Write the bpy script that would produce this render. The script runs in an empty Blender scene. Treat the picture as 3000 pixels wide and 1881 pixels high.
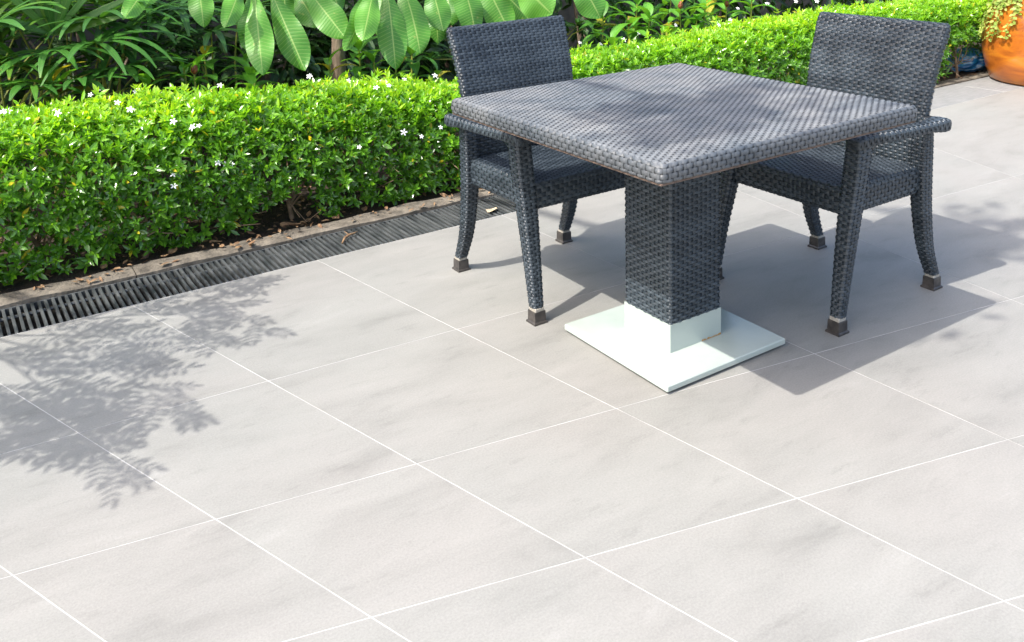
import bpy, math, random
import numpy as np
from mathutils import Vector, Matrix

random.seed(7); RNG = np.random.default_rng(7)
SC = bpy.context.scene
COL = SC.collection

# ------------------------------------------------------------------ camera
H = 1.36
FPX, PX0, PY0 = 2684.73, 1495.3, 187.02           # focal length and principal point in photo pixels (3000 x 1881)
YAW, PITCH, ROLL = 0.9985, 0.1707, -0.0311
_F = np.array([math.cos(YAW), math.sin(YAW), 0.]); _R = np.array([math.sin(YAW), -math.cos(YAW), 0.]); _U = np.array([0, 0, 1.])
CF = _F*math.cos(PITCH) - _U*math.sin(PITCH); _U2 = _U*math.cos(PITCH) + _F*math.sin(PITCH)
CR = _R*math.cos(ROLL) + _U2*math.sin(ROLL); CU = _U2*math.cos(ROLL) - _R*math.sin(ROLL)
cam_d = bpy.data.cameras.new('camera'); cam = bpy.data.objects.new('camera', cam_d); COL.objects.link(cam)
cam.matrix_world = Matrix(((CR[0], CU[0], -CF[0], 0), (CR[1], CU[1], -CF[1], 0), (CR[2], CU[2], -CF[2], H), (0, 0, 0, 1)))
cam_d.sensor_width = 36; cam_d.sensor_fit = 'HORIZONTAL'; cam_d.lens = FPX/3000*36
cam_d.shift_x = (1500-PX0)/3000; cam_d.shift_y = -(940.5-PY0)/3000
cam_d.clip_start = 0.05; cam_d.clip_end = 400
cam_d.dof.use_dof = True; cam_d.dof.focus_distance = 2.9; cam_d.dof.aperture_fstop = 20
SC.camera = cam

# ------------------------------------------------------------------ light
SUN_T = np.array([0.74, 0.05, -1.0])              # travel direction of sunlight
sd = bpy.data.lights.new('sun', 'SUN'); sun = bpy.data.objects.new('sun', sd); COL.objects.link(sun)
sd.energy = 2.5; sd.angle = math.radians(0.5); sd.color = (1.0, 0.95, 0.885)
sun.rotation_euler = Vector(SUN_T).to_track_quat('-Z', 'Y').to_euler(); sun.location = (-4, 1, 8)
W = bpy.data.worlds.new('World'); SC.world = W; W.use_nodes = True
nt = W.node_tree; nt.nodes.clear()
sky = nt.nodes.new('ShaderNodeTexSky'); sky.sky_type = 'NISHITA'; sky.sun_disc = False
sky.sun_elevation = math.atan2(1, math.hypot(SUN_T[0], SUN_T[1])); sky.sun_rotation = math.atan2(-SUN_T[0], -SUN_T[1])
sky.air_density = 1.0; sky.dust_density = 4.0; sky.ozone_density = 1.0
bg = nt.nodes.new('ShaderNodeBackground'); bg.inputs[1].default_value = 0.15
wo = nt.nodes.new('ShaderNodeOutputWorld'); nt.links.new(sky.outputs[0], bg.inputs[0]); nt.links.new(bg.outputs[0], wo.inputs[0])
SC.view_settings.view_transform = 'Standard'; SC.view_settings.look = 'None'
SC.view_settings.gamma = 1; SC.view_settings.use_curve_mapping = False; SC.view_settings.exposure = 1.57

# ------------------------------------------------------------------ helpers
def _ray(x, y): return CF + CR*(x-PX0)/FPX - CU*(y-PY0)/FPX
def at(x, y, X=None, Y=None, Z=None):
    """a point of the photograph -> the place in the world where it lies, on a plane of known X, Y or Z"""
    v = _ray(x, y); c = np.array([0, 0, H])
    t = X/v[0] if X is not None else Y/v[1] if Y is not None else (Z-H)/v[2]
    return c + v*t
S_D = 3000/2411.
def atd(x, y, **k): return at(x*S_D, y*S_D, **k)

def mesh(name, V, faces, mat, parent=None, smooth=False, attr=None, mats=None, midx=None):
    """faces: list of int arrays (n,k); attr: dict name -> (N,3) vector per vertex"""
    V = np.asarray(V, np.float32); me = bpy.data.meshes.new(name)
    me.vertices.add(len(V)); me.vertices.foreach_set('co', V.ravel())
    faces = [np.asarray(f, np.int32) for f in faces if len(f)]
    tot = np.concatenate([np.full(len(f), f.shape[1], np.int32) for f in faces])
    lv = np.concatenate([f.ravel() for f in faces])
    me.loops.add(len(lv)); me.loops.foreach_set('vertex_index', lv)
    st = np.zeros(len(tot), np.int32); st[1:] = np.cumsum(tot)[:-1]
    me.polygons.add(len(tot)); me.polygons.foreach_set('loop_start', st); me.polygons.foreach_set('loop_total', tot)
    me.polygons.foreach_set('use_smooth', np.full(len(tot), bool(smooth)))
    if midx is not None: me.polygons.foreach_set('material_index', np.asarray(midx, np.int32))
    if attr:
        for k, a in attr.items():
            at_ = me.attributes.new(k, 'FLOAT_VECTOR', 'POINT'); at_.data.foreach_set('vector', np.asarray(a, np.float32).ravel())
    me.update(calc_edges=True); me.validate()
    for m in (mats or [mat]): me.materials.append(M[m])
    o = bpy.data.objects.new(name, me); COL.objects.link(o)
    if parent: o.parent = parent
    return o

class MB:
    """collects pieces into one mesh"""
    def __init__(s): s.V = []; s.F = {}; s.n = 0; s.A = []
    def add(s, V, faces, a=None):
        V = np.asarray(V, float)
        for f in faces:
            f = np.asarray(f, int)
            if len(f): s.F.setdefault(f.shape[1], []).append(f + s.n)
        s.V.append(V); s.n += len(V)
        s.A.append(np.zeros((len(V), 3)) if a is None else np.broadcast_to(np.asarray(a, float), (len(V), 3)))
    def box(s, lo, hi, bev=0.0):
        x0, y0, z0 = lo; x1, y1, z1 = hi; b = bev
        if b <= 0:
            V = [(x0,y0,z0),(x1,y0,z0),(x1,y1,z0),(x0,y1,z0),(x0,y0,z1),(x1,y0,z1),(x1,y1,z1),(x0,y1,z1)]
            s.add(V, [[(0,3,2,1),(4,5,6,7),(0,1,5,4),(1,2,6,5),(2,3,7,6),(3,0,4,7)]])
        else:
            rings = []
            for z, i in ((z0, b), (z0+b, 0), (z1-b, 0), (z1, b)):
                a0, a1, c0, c1 = x0+i, x1-i, y0+i, y1-i; k = b
                rings += [(a0+k,c0,z),(a1-k,c0,z),(a1,c0+k,z),(a1,c1-k,z),(a1-k,c1,z),(a0+k,c1,z),(a0,c1-k,z),(a0,c0+k,z)]
            f = []
            for r in range(3):
                for k in range(8): f.append((r*8+k, r*8+(k+1) % 8, (r+1)*8+(k+1) % 8, (r+1)*8+k))
            s.add(rings, [f, [tuple(range(7, -1, -1)), tuple(range(24, 32))]])
    def tube(s, pts, rad, n=6, a=None):
        pts = np.asarray(pts, float); rad = np.broadcast_to(rad, (len(pts),))
        d = np.gradient(pts, axis=0); d /= np.linalg.norm(d, axis=1)[:, None] + 1e-12
        ref = np.array([0, 0, 1.]) if abs(d[0][2]) < .9 else np.array([1., 0, 0])
        V = []
        for p, t, r in zip(pts, d, rad):
            u = np.cross(ref, t); u /= np.linalg.norm(u)+1e-9; w = np.cross(t, u)
            for k in range(n):
                th = 2*math.pi*k/n; V.append(p + r*(u*math.cos(th) + w*math.sin(th)))
        m = len(pts); f = [(i*n+k, i*n+(k+1) % n, (i+1)*n+(k+1) % n, (i+1)*n+k) for i in range(m-1) for k in range(n)]
        s.add(V, [f, [tuple(range(n-1, -1, -1)), tuple(range((m-1)*n, m*n))]], a)
    def grid(s, P, close_u=False, close_v=False, a=None, flip=False):
        nu, nv = P.shape[:2]; I = np.arange(nu*nv).reshape(nu, nv)
        J = np.concatenate([I, I[:1]]) if close_u else I
        J = np.concatenate([J, J[:, :1]], 1) if close_v else J
        q = np.stack([J[:-1, :-1], J[1:, :-1], J[1:, 1:], J[:-1, 1:]], -1).reshape(-1, 4)
        s.add(P.reshape(-1, 3), [q[:, ::-1] if flip else q], None if a is None else np.asarray(a).reshape(-1, 3))
    def build(s, name, mat, parent=None, smooth=False, attr=None):
        return mesh(name, np.concatenate(s.V), [np.concatenate(v) for v in s.F.values()], mat, parent, smooth,
                    {attr: np.concatenate(s.A)} if attr else None)

def tag(o, label=None, cat=None, group=None, kind=None):
    if label: o['label'] = label
    if cat: o['category'] = cat
    if group: o['group'] = group
    if kind: o['kind'] = kind
    return o
def empty(name, loc=(0, 0, 0), rz=0):
    o = bpy.data.objects.new(name, None); COL.objects.link(o); o.location = tuple(map(float, loc)); o.rotation_euler = (0, 0, rz)
    o.empty_display_size = .1
    return o
def copy_tree(o, parent=None):
    c = o.copy(); COL.objects.link(c); c.parent = parent
    for ch in list(o.children): copy_tree(ch, c)
    return c
def rot_axis(a, th):
    a = np.asarray(a, float); a /= np.linalg.norm(a)+1e-12; K = np.array([[0, -a[2], a[1]], [a[2], 0, -a[0]], [-a[1], a[0], 0]])
    return np.eye(3) + math.sin(th)*K + (1-math.cos(th))*K@K
def cr(keys, n):
    """smooth resampling of a table of keys (first column = parameter)"""
    k = np.asarray(keys, float); t = np.linspace(k[0, 0], k[-1, 0], n); out = [t]
    for c in range(1, k.shape[1]):
        y = k[:, c]; x = k[:, 0]; m = np.gradient(y, x)
        i = np.clip(np.searchsorted(x, t, side='right')-1, 0, len(x)-2); h = x[i+1]-x[i]; s = (t-x[i])/h
        out.append((2*s**3-3*s**2+1)*y[i] + (s**3-2*s**2+s)*h*m[i] + (-2*s**3+3*s**2)*y[i+1] + (s**3-s**2)*h*m[i+1])
    return np.stack(out, 1)
def vnoise(p, seed=0):
    """cheap smooth noise on (N,3) points"""
    r = np.random.default_rng(seed); out = 0
    for k in range(6):
        w = r.normal(size=3)*(1+.5*k); out = out + np.sin(p@w + r.uniform(0, 6.28))/(1+.35*k)
    return out/3.

# ------------------------------------------------------------------ materials
M = {}
def nodes(name):
    m = bpy.data.materials.new(name); m.use_nodes = True; t = m.node_tree; t.nodes.clear()
    o = t.nodes.new('ShaderNodeOutputMaterial'); M[name] = m
    N = lambda ty, **k: _nd(t, ty, k)
    L = lambda a, b: t.links.new(a, b)
    return m, t, N, L, o
def _nd(t, ty, k):
    n = t.nodes.new('ShaderNode'+ty)
    for a, v in k.items():
        if a.startswith('i_'):
            n.inputs[a[2:].replace('_', ' ')].default_value = v
        else: setattr(n, a, v)
    return n
def ramp(N, stops, interp='LINEAR'):
    r = N('ValToRGB'); e = r.color_ramp.elements; r.color_ramp.interpolation = interp
    while len(e) < len(stops): e.new(.5)
    for x, (p, c) in zip(e, stops): x.position = p; x.color = (*c, 1) if len(c) == 3 else c
    return r
def g3(v): return (v, v, v)
def simple(name, c1, c2, scale=8, rough=.6, bump=.2, bscale=60, spec=.5, detail=5, stretch=(1, 1, 1), lo=.35, hi=.65, metallic=0):
    m, t, N, L, o = nodes(name); b = N('BsdfPrincipled'); b.inputs['Roughness'].default_value = rough
    b.inputs['Specular IOR Level'].default_value = spec; b.inputs['Metallic'].default_value = metallic
    ge = N('NewGeometry'); mp = N('Mapping'); mp.inputs['Scale'].default_value = stretch; L(ge.outputs['Position'], mp.inputs[0])
    n1 = N('TexNoise', i_Scale=scale, i_Detail=detail, i_Roughness=.6); L(mp.outputs[0], n1.inputs[0])
    r = ramp(N, [(lo, c1), (hi, c2)]); L(n1.outputs[0], r.inputs[0]); L(r.outputs[0], b.inputs['Base Color'])
    n2 = N('TexNoise', i_Scale=bscale, i_Detail=4); L(mp.outputs[0], n2.inputs[0])
    bp = N('Bump', i_Strength=bump, i_Distance=.01); L(n2.outputs[0], bp.inputs['Height']); L(bp.outputs[0], b.inputs['Normal'])
    L(b.outputs[0], o.inputs[0]); return m

def tile_mat():
    m, t, N, L, o = nodes('tile'); b = N('BsdfPrincipled'); b.inputs['Roughness'].default_value = .62; b.inputs['Specular IOR Level'].default_value = .35
    ge = N('NewGeometry'); oi = N('ObjectInfo')
    off = N('VectorMath', operation='SCALE'); cmb = N('CombineXYZ'); L(oi.outputs['Random'], cmb.inputs[0]); L(oi.outputs['Random'], cmb.inputs[1]); L(oi.outputs['Random'], cmb.inputs[2])
    off.inputs[3].default_value = 17.; L(cmb.outputs[0], off.inputs[0])
    ad = N('VectorMath', operation='ADD'); L(ge.outputs['Position'], ad.inputs[0]); L(off.outputs[0], ad.inputs[1])
    mp = N('Mapping'); mp.inputs['Rotation'].default_value = (0, 0, .25); mp.inputs['Scale'].default_value = (.75, 1.9, 1); L(ad.outputs[0], mp.inputs[0])
    n1 = N('TexNoise', i_Scale=3.0, i_Detail=9, i_Roughness=.66, i_Distortion=.35); L(mp.outputs[0], n1.inputs[0])
    r1 = ramp(N, [(.28, (.166, .164, .1545)), (.42, (.204, .2015, .190)), (.53, (.219, .216, .204)), (.62, (.227, .2235, .211)), (.75, (.252, .249, .237))]); L(n1.outputs[0], r1.inputs[0])
    # cool, slightly green clouds against warm ones
    n2 = N('TexNoise', i_Scale=1.7, i_Detail=3); L(ad.outputs[0], n2.inputs[0])
    r2 = ramp(N, [(.38, (.988, 1.0, .988)), (.62, (1.0, .992, .98))]); L(n2.outputs[0], r2.inputs[0])
    mx = N('Mix', data_type='RGBA', blend_type='MULTIPLY'); mx.inputs[0].default_value = 1; L(r1.outputs[0], mx.inputs[6]); L(r2.outputs[0], mx.inputs[7])
    # fine grain and small dark scuffs
    n3 = N('TexNoise', i_Scale=190, i_Detail=5, i_Roughness=.75); L(ge.outputs['Position'], n3.inputs[0]); r3 = ramp(N, [(.3, g3(.84)), (.7, g3(1.12))]); L(n3.outputs[0], r3.inputs[0])
    m2 = N('Mix', data_type='RGBA', blend_type='MULTIPLY'); m2.inputs[0].default_value = 1; L(mx.outputs[2], m2.inputs[6]); L(r3.outputs[0], m2.inputs[7])
    mp4 = N('Mapping'); mp4.inputs['Scale'].default_value = (3, 10, 1); mp4.inputs['Rotation'].default_value = (0, 0, .2); L(ad.outputs[0], mp4.inputs[0])
    n4 = N('TexNoise', i_Scale=2.2, i_Detail=8, i_Roughness=.72); L(mp4.outputs[0], n4.inputs[0]); r4 = ramp(N, [(.30, g3(.80)), (.43, g3(1.0))]); L(n4.outputs[0], r4.inputs[0])
    m3 = N('Mix', data_type='RGBA', blend_type='MULTIPLY'); m3.inputs[0].default_value = .7; L(m2.outputs[2], m3.inputs[6]); L(r4.outputs[0], m3.inputs[7])
    L(m3.outputs[2], b.inputs['Base Color'])
    bp = N('Bump', i_Strength=.12, i_Distance=.004); L(n3.outputs[0], bp.inputs['Height']); L(bp.outputs[0], b.inputs['Normal'])
    L(b.outputs[0], o.inputs[0])
tile_mat()
simple('grout', (.27, .27, .255), (.39, .39, .375), scale=5, rough=.85, bump=.3, bscale=200, lo=.32, hi=.60)
simple('soil', (.012, .008, .005), (.050, .030, .018), scale=22, rough=.95, bump=.9, bscale=90)
simple('kerb', (.060, .051, .039), (.165, .142, .110), scale=14, rough=.9, bump=.7, bscale=70, detail=8)
simple('wall', (.060, .058, .052), (.11, .105, .095), scale=3, rough=.9, bump=.3, bscale=30)
simple('far_ground', (.20, .19, .17), (.30, .28, .26), scale=1, rough=.95)
simple('slab', (.155, .158, .157), (.215, .216, .213), scale=9, rough=.7, bump=.2, stretch=(1, 9, 1))
simple('grate', (.020, .024, .026), (.075, .081, .082), scale=25, rough=.5, bump=.25, bscale=150, stretch=(1, .25, 1))
simple('channel', (.012, .013, .013), (.03, .03, .03), rough=.8)
simple('bark', (.10, .070, .045), (.27, .21, .15), scale=18, rough=.9, bump=.8, bscale=50, stretch=(1, 1, .3))
simple('twig', (.12, .075, .045), (.30, .21, .13), scale=30, rough=.85, bump=.3)
simple('deadleaf', (.11, .055, .025), (.24, .15, .075), scale=30, rough=.75, bump=.3)
simple('paleleaf', (.34, .27, .17), (.44, .37, .26), scale=30, rough=.75, bump=.3)
simple('cone', (.10, .024, .010), (.22, .06, .02), scale=60, rough=.5, bump=.4)
simple('capbrown', (.024, .022, .021), (.060, .053, .048), scale=40, rough=.38, bump=.1)
simple('wickercore', (.010, .011, .012), (.016, .017, .018), rough=.9)
simple('rim', (.085, .055, .04), (.15, .105, .08), scale=30, rough=.8)
simple('petal', (.80, .80, .78), (.88, .88, .86), rough=.55, bump=.02)
simple('stemgreen', (.16, .22, .03), (.30, .30, .05), scale=30, rough=.5, bump=.1)

def wicker(name, c_lo, c_hi, dust=0.0, rough=.42, spec=.55):
    m, t, N, L, o = nodes(name); b = N('BsdfPrincipled')
    at_ = N('Attribute', attribute_name='weave'); sx = N('SeparateXYZ'); L(at_.outputs['Vector'], sx.inputs[0])   # x: across a strand, y: along it, z: random per strand
    ge = N('NewGeometry')
    n = N('TexNoise', i_Scale=9, i_Detail=5, i_Roughness=.6); L(ge.outputs['Position'], n.inputs[0])
    rp = ramp(N, [(.3, c_lo), (.7, c_hi)]); ad = N('Math', operation='MULTIPLY_ADD'); ad.inputs[1].default_value = .45; L(sx.outputs[2], ad.inputs[0]); L(n.outputs[0], ad.inputs[2])
    sb = N('Math', operation='SUBTRACT'); sb.inputs[1].default_value = .22; L(ad.outputs[0], sb.inputs[0]); L(sb.outputs[0], rp.inputs[0])
    # fine ribs along every strand
    mu = N('Math', operation='MULTIPLY'); mu.inputs[1].default_value = 31.; L(sx.outputs[0], mu.inputs[0])
    sn = N('Math', operation='SINE'); L(mu.outputs[0], sn.inputs[0])
    mr = N('MapRange'); mr.inputs[1].default_value = -1; mr.inputs[2].default_value = 1; mr.inputs[3].default_value = .62; mr.inputs[4].default_value = 1.12; L(sn.outputs[0], mr.inputs[0])
    mx = N('Mix', data_type='RGBA', blend_type='MULTIPLY'); mx.inputs[0].default_value = 1; L(rp.outputs[0], mx.inputs[6]); L(mr.outputs[0], mx.inputs[7])
    last = mx.outputs[2]
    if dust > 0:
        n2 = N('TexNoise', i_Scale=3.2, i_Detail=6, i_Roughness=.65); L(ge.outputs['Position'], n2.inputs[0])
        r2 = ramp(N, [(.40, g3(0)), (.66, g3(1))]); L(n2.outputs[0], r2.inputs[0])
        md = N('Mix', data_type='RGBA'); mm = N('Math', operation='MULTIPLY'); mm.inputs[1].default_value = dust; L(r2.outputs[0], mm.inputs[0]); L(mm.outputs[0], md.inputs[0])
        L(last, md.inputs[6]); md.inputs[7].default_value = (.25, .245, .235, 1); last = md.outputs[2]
    L(last, b.inputs['Base Color']); b.inputs['Roughness'].default_value = rough; b.inputs['Specular IOR Level'].default_value = spec
    bp = N('Bump', i_Strength=.5, i_Distance=.0006); L(sn.outputs[0], bp.inputs['Height']); L(bp.outputs[0], b.inputs['Normal'])
    L(b.outputs[0], o.inputs[0])
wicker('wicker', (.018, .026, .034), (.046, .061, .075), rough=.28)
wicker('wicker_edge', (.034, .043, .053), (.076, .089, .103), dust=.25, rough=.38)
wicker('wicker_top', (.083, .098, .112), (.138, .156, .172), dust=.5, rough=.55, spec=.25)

def white_paint():
    m, t, N, L, o = nodes('whitepaint'); b = N('BsdfPrincipled'); b.inputs['Roughness'].default_value = .22
    tc = N('NewGeometry'); n = N('TexNoise', i_Scale=6, i_Detail=6); L(tc.outputs['Position'], n.inputs[0])
    r = ramp(N, [(.3, (.30, .35, .315)), (.6, (.345, .39, .355))]); L(n.outputs[0], r.inputs[0])
    # rust: a stained seam where the collar meets the plate, and a few chips
    at_ = N('Attribute', attribute_name='rust'); sx = N('SeparateXYZ'); L(at_.outputs['Vector'], sx.inputs[0])
    n2 = N('TexNoise', i_Scale=70, i_Detail=6, i_Roughness=.7); L(tc.outputs['Position'], n2.inputs[0])
    mu = N('Math', operation='MULTIPLY'); L(sx.outputs[0], mu.inputs[0]); L(n2.outputs[0], mu.inputs[1])
    r2 = ramp(N, [(.30, g3(0)), (.42, g3(1))]); L(mu.outputs[0], r2.inputs[0])
    mx = N('Mix', data_type='RGBA'); L(r2.outputs[0], mx.inputs[0]); L(r.outputs[0], mx.inputs[6]); mx.inputs[7].default_value = (.36, .19, .05, 1)
    n7 = N('TexNoise', i_Scale=19, i_Detail=5, i_Roughness=.7); L(tc.outputs['Position'], n7.inputs[0]); r7 = ramp(N, [(.68, g3(0)), (.74, g3(.7))]); L(n7.outputs[0], r7.inputs[0])
    m7 = N('Mix', data_type='RGBA'); L(r7.outputs[0], m7.inputs[0]); L(mx.outputs[2], m7.inputs[6]); m7.inputs[7].default_value = (.22, .15, .08, 1)
    L(m7.outputs[2], b.inputs['Base Color']); L(b.outputs[0], o.inputs[0])
white_paint()

def leaf_mat(name, stops, trans=.35, rough=.35, spec=.5, tcol=None, bump=0, veins=0):
    """attr 'leaf': x = shade on the ramp, y = along 0..1, z = across -1..1"""
    m, t, N, L, o = nodes(name); b = N('BsdfPrincipled'); at_ = N('Attribute', attribute_name='leaf'); sx = N('SeparateXYZ'); L(at_.outputs['Vector'], sx.inputs[0])
    r = ramp(N, stops); L(sx.outputs[0], r.inputs[0]); last = r.outputs[0]
    hgt = None
    ab = N('Math', operation='ABSOLUTE'); L(sx.outputs[2], ab.inputs[0])
    mid = N('MapRange'); mid.inputs[1].default_value = .02; mid.inputs[2].default_value = .07; mid.inputs[3].default_value = 1; mid.inputs[4].default_value = 0; L(ab.outputs[0], mid.inputs[0])
    if veins:
        k = N('Math', operation='MULTIPLY'); k.inputs[1].default_value = veins; L(sx.outputs[1], k.inputs[0])
        k2 = N('Math', operation='MULTIPLY_ADD'); k2.inputs[1].default_value = -veins*.055; L(ab.outputs[0], k2.inputs[0]); L(k.outputs[0], k2.inputs[2])
        fr = N('Math', operation='FRACT'); L(k2.outputs[0], fr.inputs[0])
        pg = N('Math', operation='PINGPONG'); pg.inputs[1].default_value = .5; L(fr.outputs[0], pg.inputs[0])
        vn = N('MapRange'); vn.inputs[1].default_value = .0; vn.inputs[2].default_value = .09; vn.inputs[3].default_value = .75; vn.inputs[4].default_value = 0; L(pg.outputs[0], vn.inputs[0])
        mxv = N('Math', operation='MAXIMUM'); L(vn.outputs[0], mxv.inputs[0]); L(mid.outputs[0], mxv.inputs[1])
        fac = N('Math', operation='MULTIPLY'); fac.inputs[1].default_value = .55; L(mxv.outputs[0], fac.inputs[0])
        mx = N('Mix', data_type='RGBA'); L(fac.outputs[0], mx.inputs[0]); L(last, mx.inputs[6]); mx.inputs[7].default_value = (.40, .52, .16, 1); last = mx.outputs[2]
        hgt = pg.outputs[0]
        # pale scars and spots
        ge = N('NewGeometry'); n2 = N('TexNoise', i_Scale=26, i_Detail=3); L(ge.outputs['Position'], n2.inputs[0])
        r5 = ramp(N, [(.70, g3(0)), (.74, g3(1))]); L(n2.outputs[0], r5.inputs[0]); m5 = N('Mix', data_type='RGBA'); f5 = N('Math', operation='MULTIPLY'); f5.inputs[1].default_value = .5
        L(r5.outputs[0], f5.inputs[0]); L(f5.outputs[0], m5.inputs[0]); L(last, m5.inputs[6]); m5.inputs[7].default_value = (.35, .36, .10, 1); last = m5.outputs[2]
    else:
        fac = N('Math', operation='MULTIPLY'); fac.inputs[1].default_value = .22; L(mid.outputs[0], fac.inputs[0])
        mx = N('Mix', data_type='RGBA'); L(fac.outputs[0], mx.inputs[0]); L(last, mx.inputs[6]); mx.inputs[7].default_value = (.30, .45, .10, 1); last = mx.outputs[2]
    L(last, b.inputs['Base Color']); b.inputs['Roughness'].default_value = rough; b.inputs['Specular IOR Level'].default_value = spec
    if hgt is not None:
        bp = N('Bump', i_Strength=.35, i_Distance=.004); L(hgt, bp.inputs['Height']); L(bp.outputs[0], b.inputs['Normal'])
    tr = N('BsdfTranslucent'); tm = N('Mix', data_type='RGBA', blend_type='MULTIPLY'); tm.inputs[0].default_value = 1; L(last, tm.inputs[6]); tm.inputs[7].default_value = tcol or (2.2, 1.9, .8, 1)
    L(tm.outputs[2], tr.inputs[0])
    ms = N('MixShader'); ms.inputs[0].default_value = trans; L(b.outputs[0], ms.inputs[1]); L(tr.outputs[0], ms.inputs[2]); L(ms.outputs[0], o.inputs[0])
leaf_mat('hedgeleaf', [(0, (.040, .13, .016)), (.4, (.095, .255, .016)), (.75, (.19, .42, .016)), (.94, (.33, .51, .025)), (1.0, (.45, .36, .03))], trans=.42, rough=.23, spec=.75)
leaf_mat('palmleaf', [(0, (.020, .080, .014)), (.6, (.050, .165, .020)), (.9, (.13, .25, .02)), (1.0, (.30, .22, .05))], trans=.25, rough=.40)
leaf_mat('frangipani', [(0, (.032, .145, .014)), (1, (.095, .275, .030))], trans=.25, rough=.40, veins=24, tcol=(1.9, 1.8, .8, 1))
leaf_mat('costusleaf', [(0, (.055, .19, .022)), (.8, (.12, .33, .03)), (1, (.35, .30, .03))], trans=.32, rough=.36)
leaf_mat('treeleaf', [(0, (.03, .09, .015)), (1, (.09, .20, .03))], trans=.2, rough=.4)
leaf_mat('darkleaf', [(0, (.012, .040, .010)), (1, (.035, .10, .018))], trans=.2, rough=.35)
leaf_mat('trailleaf', [(0, (.13, .23, .03)), (1, (.34, .40, .11))], trans=.3, rough=.4)

def glaze():
    m, t, N, L, o = nodes('glaze'); b = N('BsdfPrincipled'); ge = N('NewGeometry'); mp = N('Mapping'); mp.inputs['Scale'].default_value = (1, 1, 4); L(ge.outputs['Position'], mp.inputs[0])
    n = N('TexNoise', i_Scale=3.2, i_Detail=6, i_Distortion=.8); L(mp.outputs[0], n.inputs[0])
    r = ramp(N, [(.30, (.20, .055, .010)), (.5, (.34, .098, .011)), (.66, (.44, .155, .014)), (.8, (.42, .19, .06))]); L(n.outputs[0], r.inputs[0])
    L(r.outputs[0], b.inputs['Base Color']); b.inputs['Roughness'].default_value = .28; b.inputs['Coat Weight'].default_value = .25
    bp = N('Bump', i_Strength=.15, i_Distance=.02); L(n.outputs[0], bp.inputs['Height']); L(bp.outputs[0], b.inputs['Normal']); L(b.outputs[0], o.inputs[0])
glaze()
def bagm():
    m, t, N, L, o = nodes('bluebag'); b = N('BsdfPrincipled'); ge = N('NewGeometry'); mp = N('Mapping'); mp.inputs['Scale'].default_value = (1, 1, 5); L(ge.outputs['Position'], mp.inputs[0])
    n = N('TexNoise', i_Scale=5, i_Detail=3, i_Distortion=1.2); L(mp.outputs[0], n.inputs[0])
    r = ramp(N, [(.40, (.008, .075, .20)), (.54, (.012, .17, .36)), (.60, (.36, .43, .50)), (.68, (.016, .13, .30))]); L(n.outputs[0], r.inputs[0])
    L(r.outputs[0], b.inputs['Base Color']); b.inputs['Roughness'].default_value = .3; L(b.outputs[0], o.inputs[0])
bagm()

# ------------------------------------------------------------------ ground, patio and drain
GY0, GY1 = 3.333, 3.600          # drain
m = MB(); m.box((-60, -60, -.40), (60, 60, -.30)); tag(m.build('ground', 'far_ground'), kind='structure')
m = MB(); m.box((-6, -6, -.30), (14, GY0-.002, -.0006)); patio = tag(m.build('patio', 'grout'), kind='structure')
HM = np.array([[0.3738554759, -0.2106792256, 0.0255623325], [-0.2115781721, 0.3082588555, 2.0403229812], [-0.0724406103, -0.0895169629, 1.0]])
def lat(i, j): v = HM@[i, j, 1]; return v[:2]/v[2], v[2]
def clip(poly, n, c):
    out = []
    for a, b in zip(poly, poly[1:]+poly[:1]):
        da, db = n@a-c, n@b-c
        if da <= 0: out.append(a)
        if (da < 0 < db) or (db < 0 < da): out.append(a+(b-a)*da/(da-db))
    return out
for i in range(-11, 10):
    for j in range(-7, 4):
        cs = [lat(i, j), lat(i+1, j), lat(i+1, j+1), lat(i, j+1)]
        if min(c[1] for c in cs) < .12: continue
        q = [np.array(c[0]) for c in cs]
        if np.cross(q[1]-q[0], q[2]-q[1]) < 0: q = q[::-1]
        ctr = sum(q)/4
        if not (-2.6 < ctr[0] < 9.5 and -3.5 < ctr[1] < 4.0): continue
        poly = q
        for a, b in zip(q, q[1:]+q[:1]):
            d = (b-a)/np.linalg.norm(b-a); n = np.array([d[1], -d[0]]); poly = clip(poly, n, n@a - .0017)
            if not poly: break
        if not poly: continue
        poly = clip(poly, np.array([0, 1.]), GY0-.006); poly = clip(poly, np.array([1., 0]), 9.0) if poly else poly
        if len(poly) < 3: continue
        k = len(poly); V = [(p[0], p[1], -.014) for p in poly]+[(p[0], p[1], 0) for p in poly]
        mesh('floor_tile', V, [[tuple(range(k, 2*k))], [tuple(range(k-1, -1, -1))], [(a, (a+1) % k, k+(a+1) % k, k+a) for a in range(k)]], 'tile', patio)

# drain channel and its grates
m = MB(); m.box((-1.6, GY0, -.30), (3.7, GY1, -.10)); tag(m.build('drain_channel', 'channel'), kind='structure')
def slat_mesh():
    prof = [(-.0045, -.020), (.0045, -.020), (.0054, -.002), (.0038, .0015), (-.0038, .0015), (-.0054, -.002)]
    ys = [GY0+.004, GY0+.012, GY1-.012, GY1-.004]; V = []; dz = [-.008, 0, 0, -.008]
    for y, d in zip(ys, dz): V += [(x, y-GY0, z+(d if z > -.01 else 0)) for x, z in prof]
    f = [(r*6+k, r*6+(k+1) % 6, (r+1)*6+(k+1) % 6, (r+1)*6+k) for r in range(3) for k in range(6)]
    return np.array(V), [f, [tuple(range(5, -1, -1)), tuple(range(18, 24))]]
ORD = ['first', 'second', 'third', 'fourth', 'fifth', 'sixth', 'seventh', 'eighth', 'ninth', 'tenth', 'eleventh', 'twelfth', 'thirteenth', 'fourteenth', 'fifteenth']
PITCH_S = .0228; NS = 22; slat0 = None
notes = ['beside the leaf shadow', 'under the twig', 'near the chair', 'behind the chair']
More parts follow.
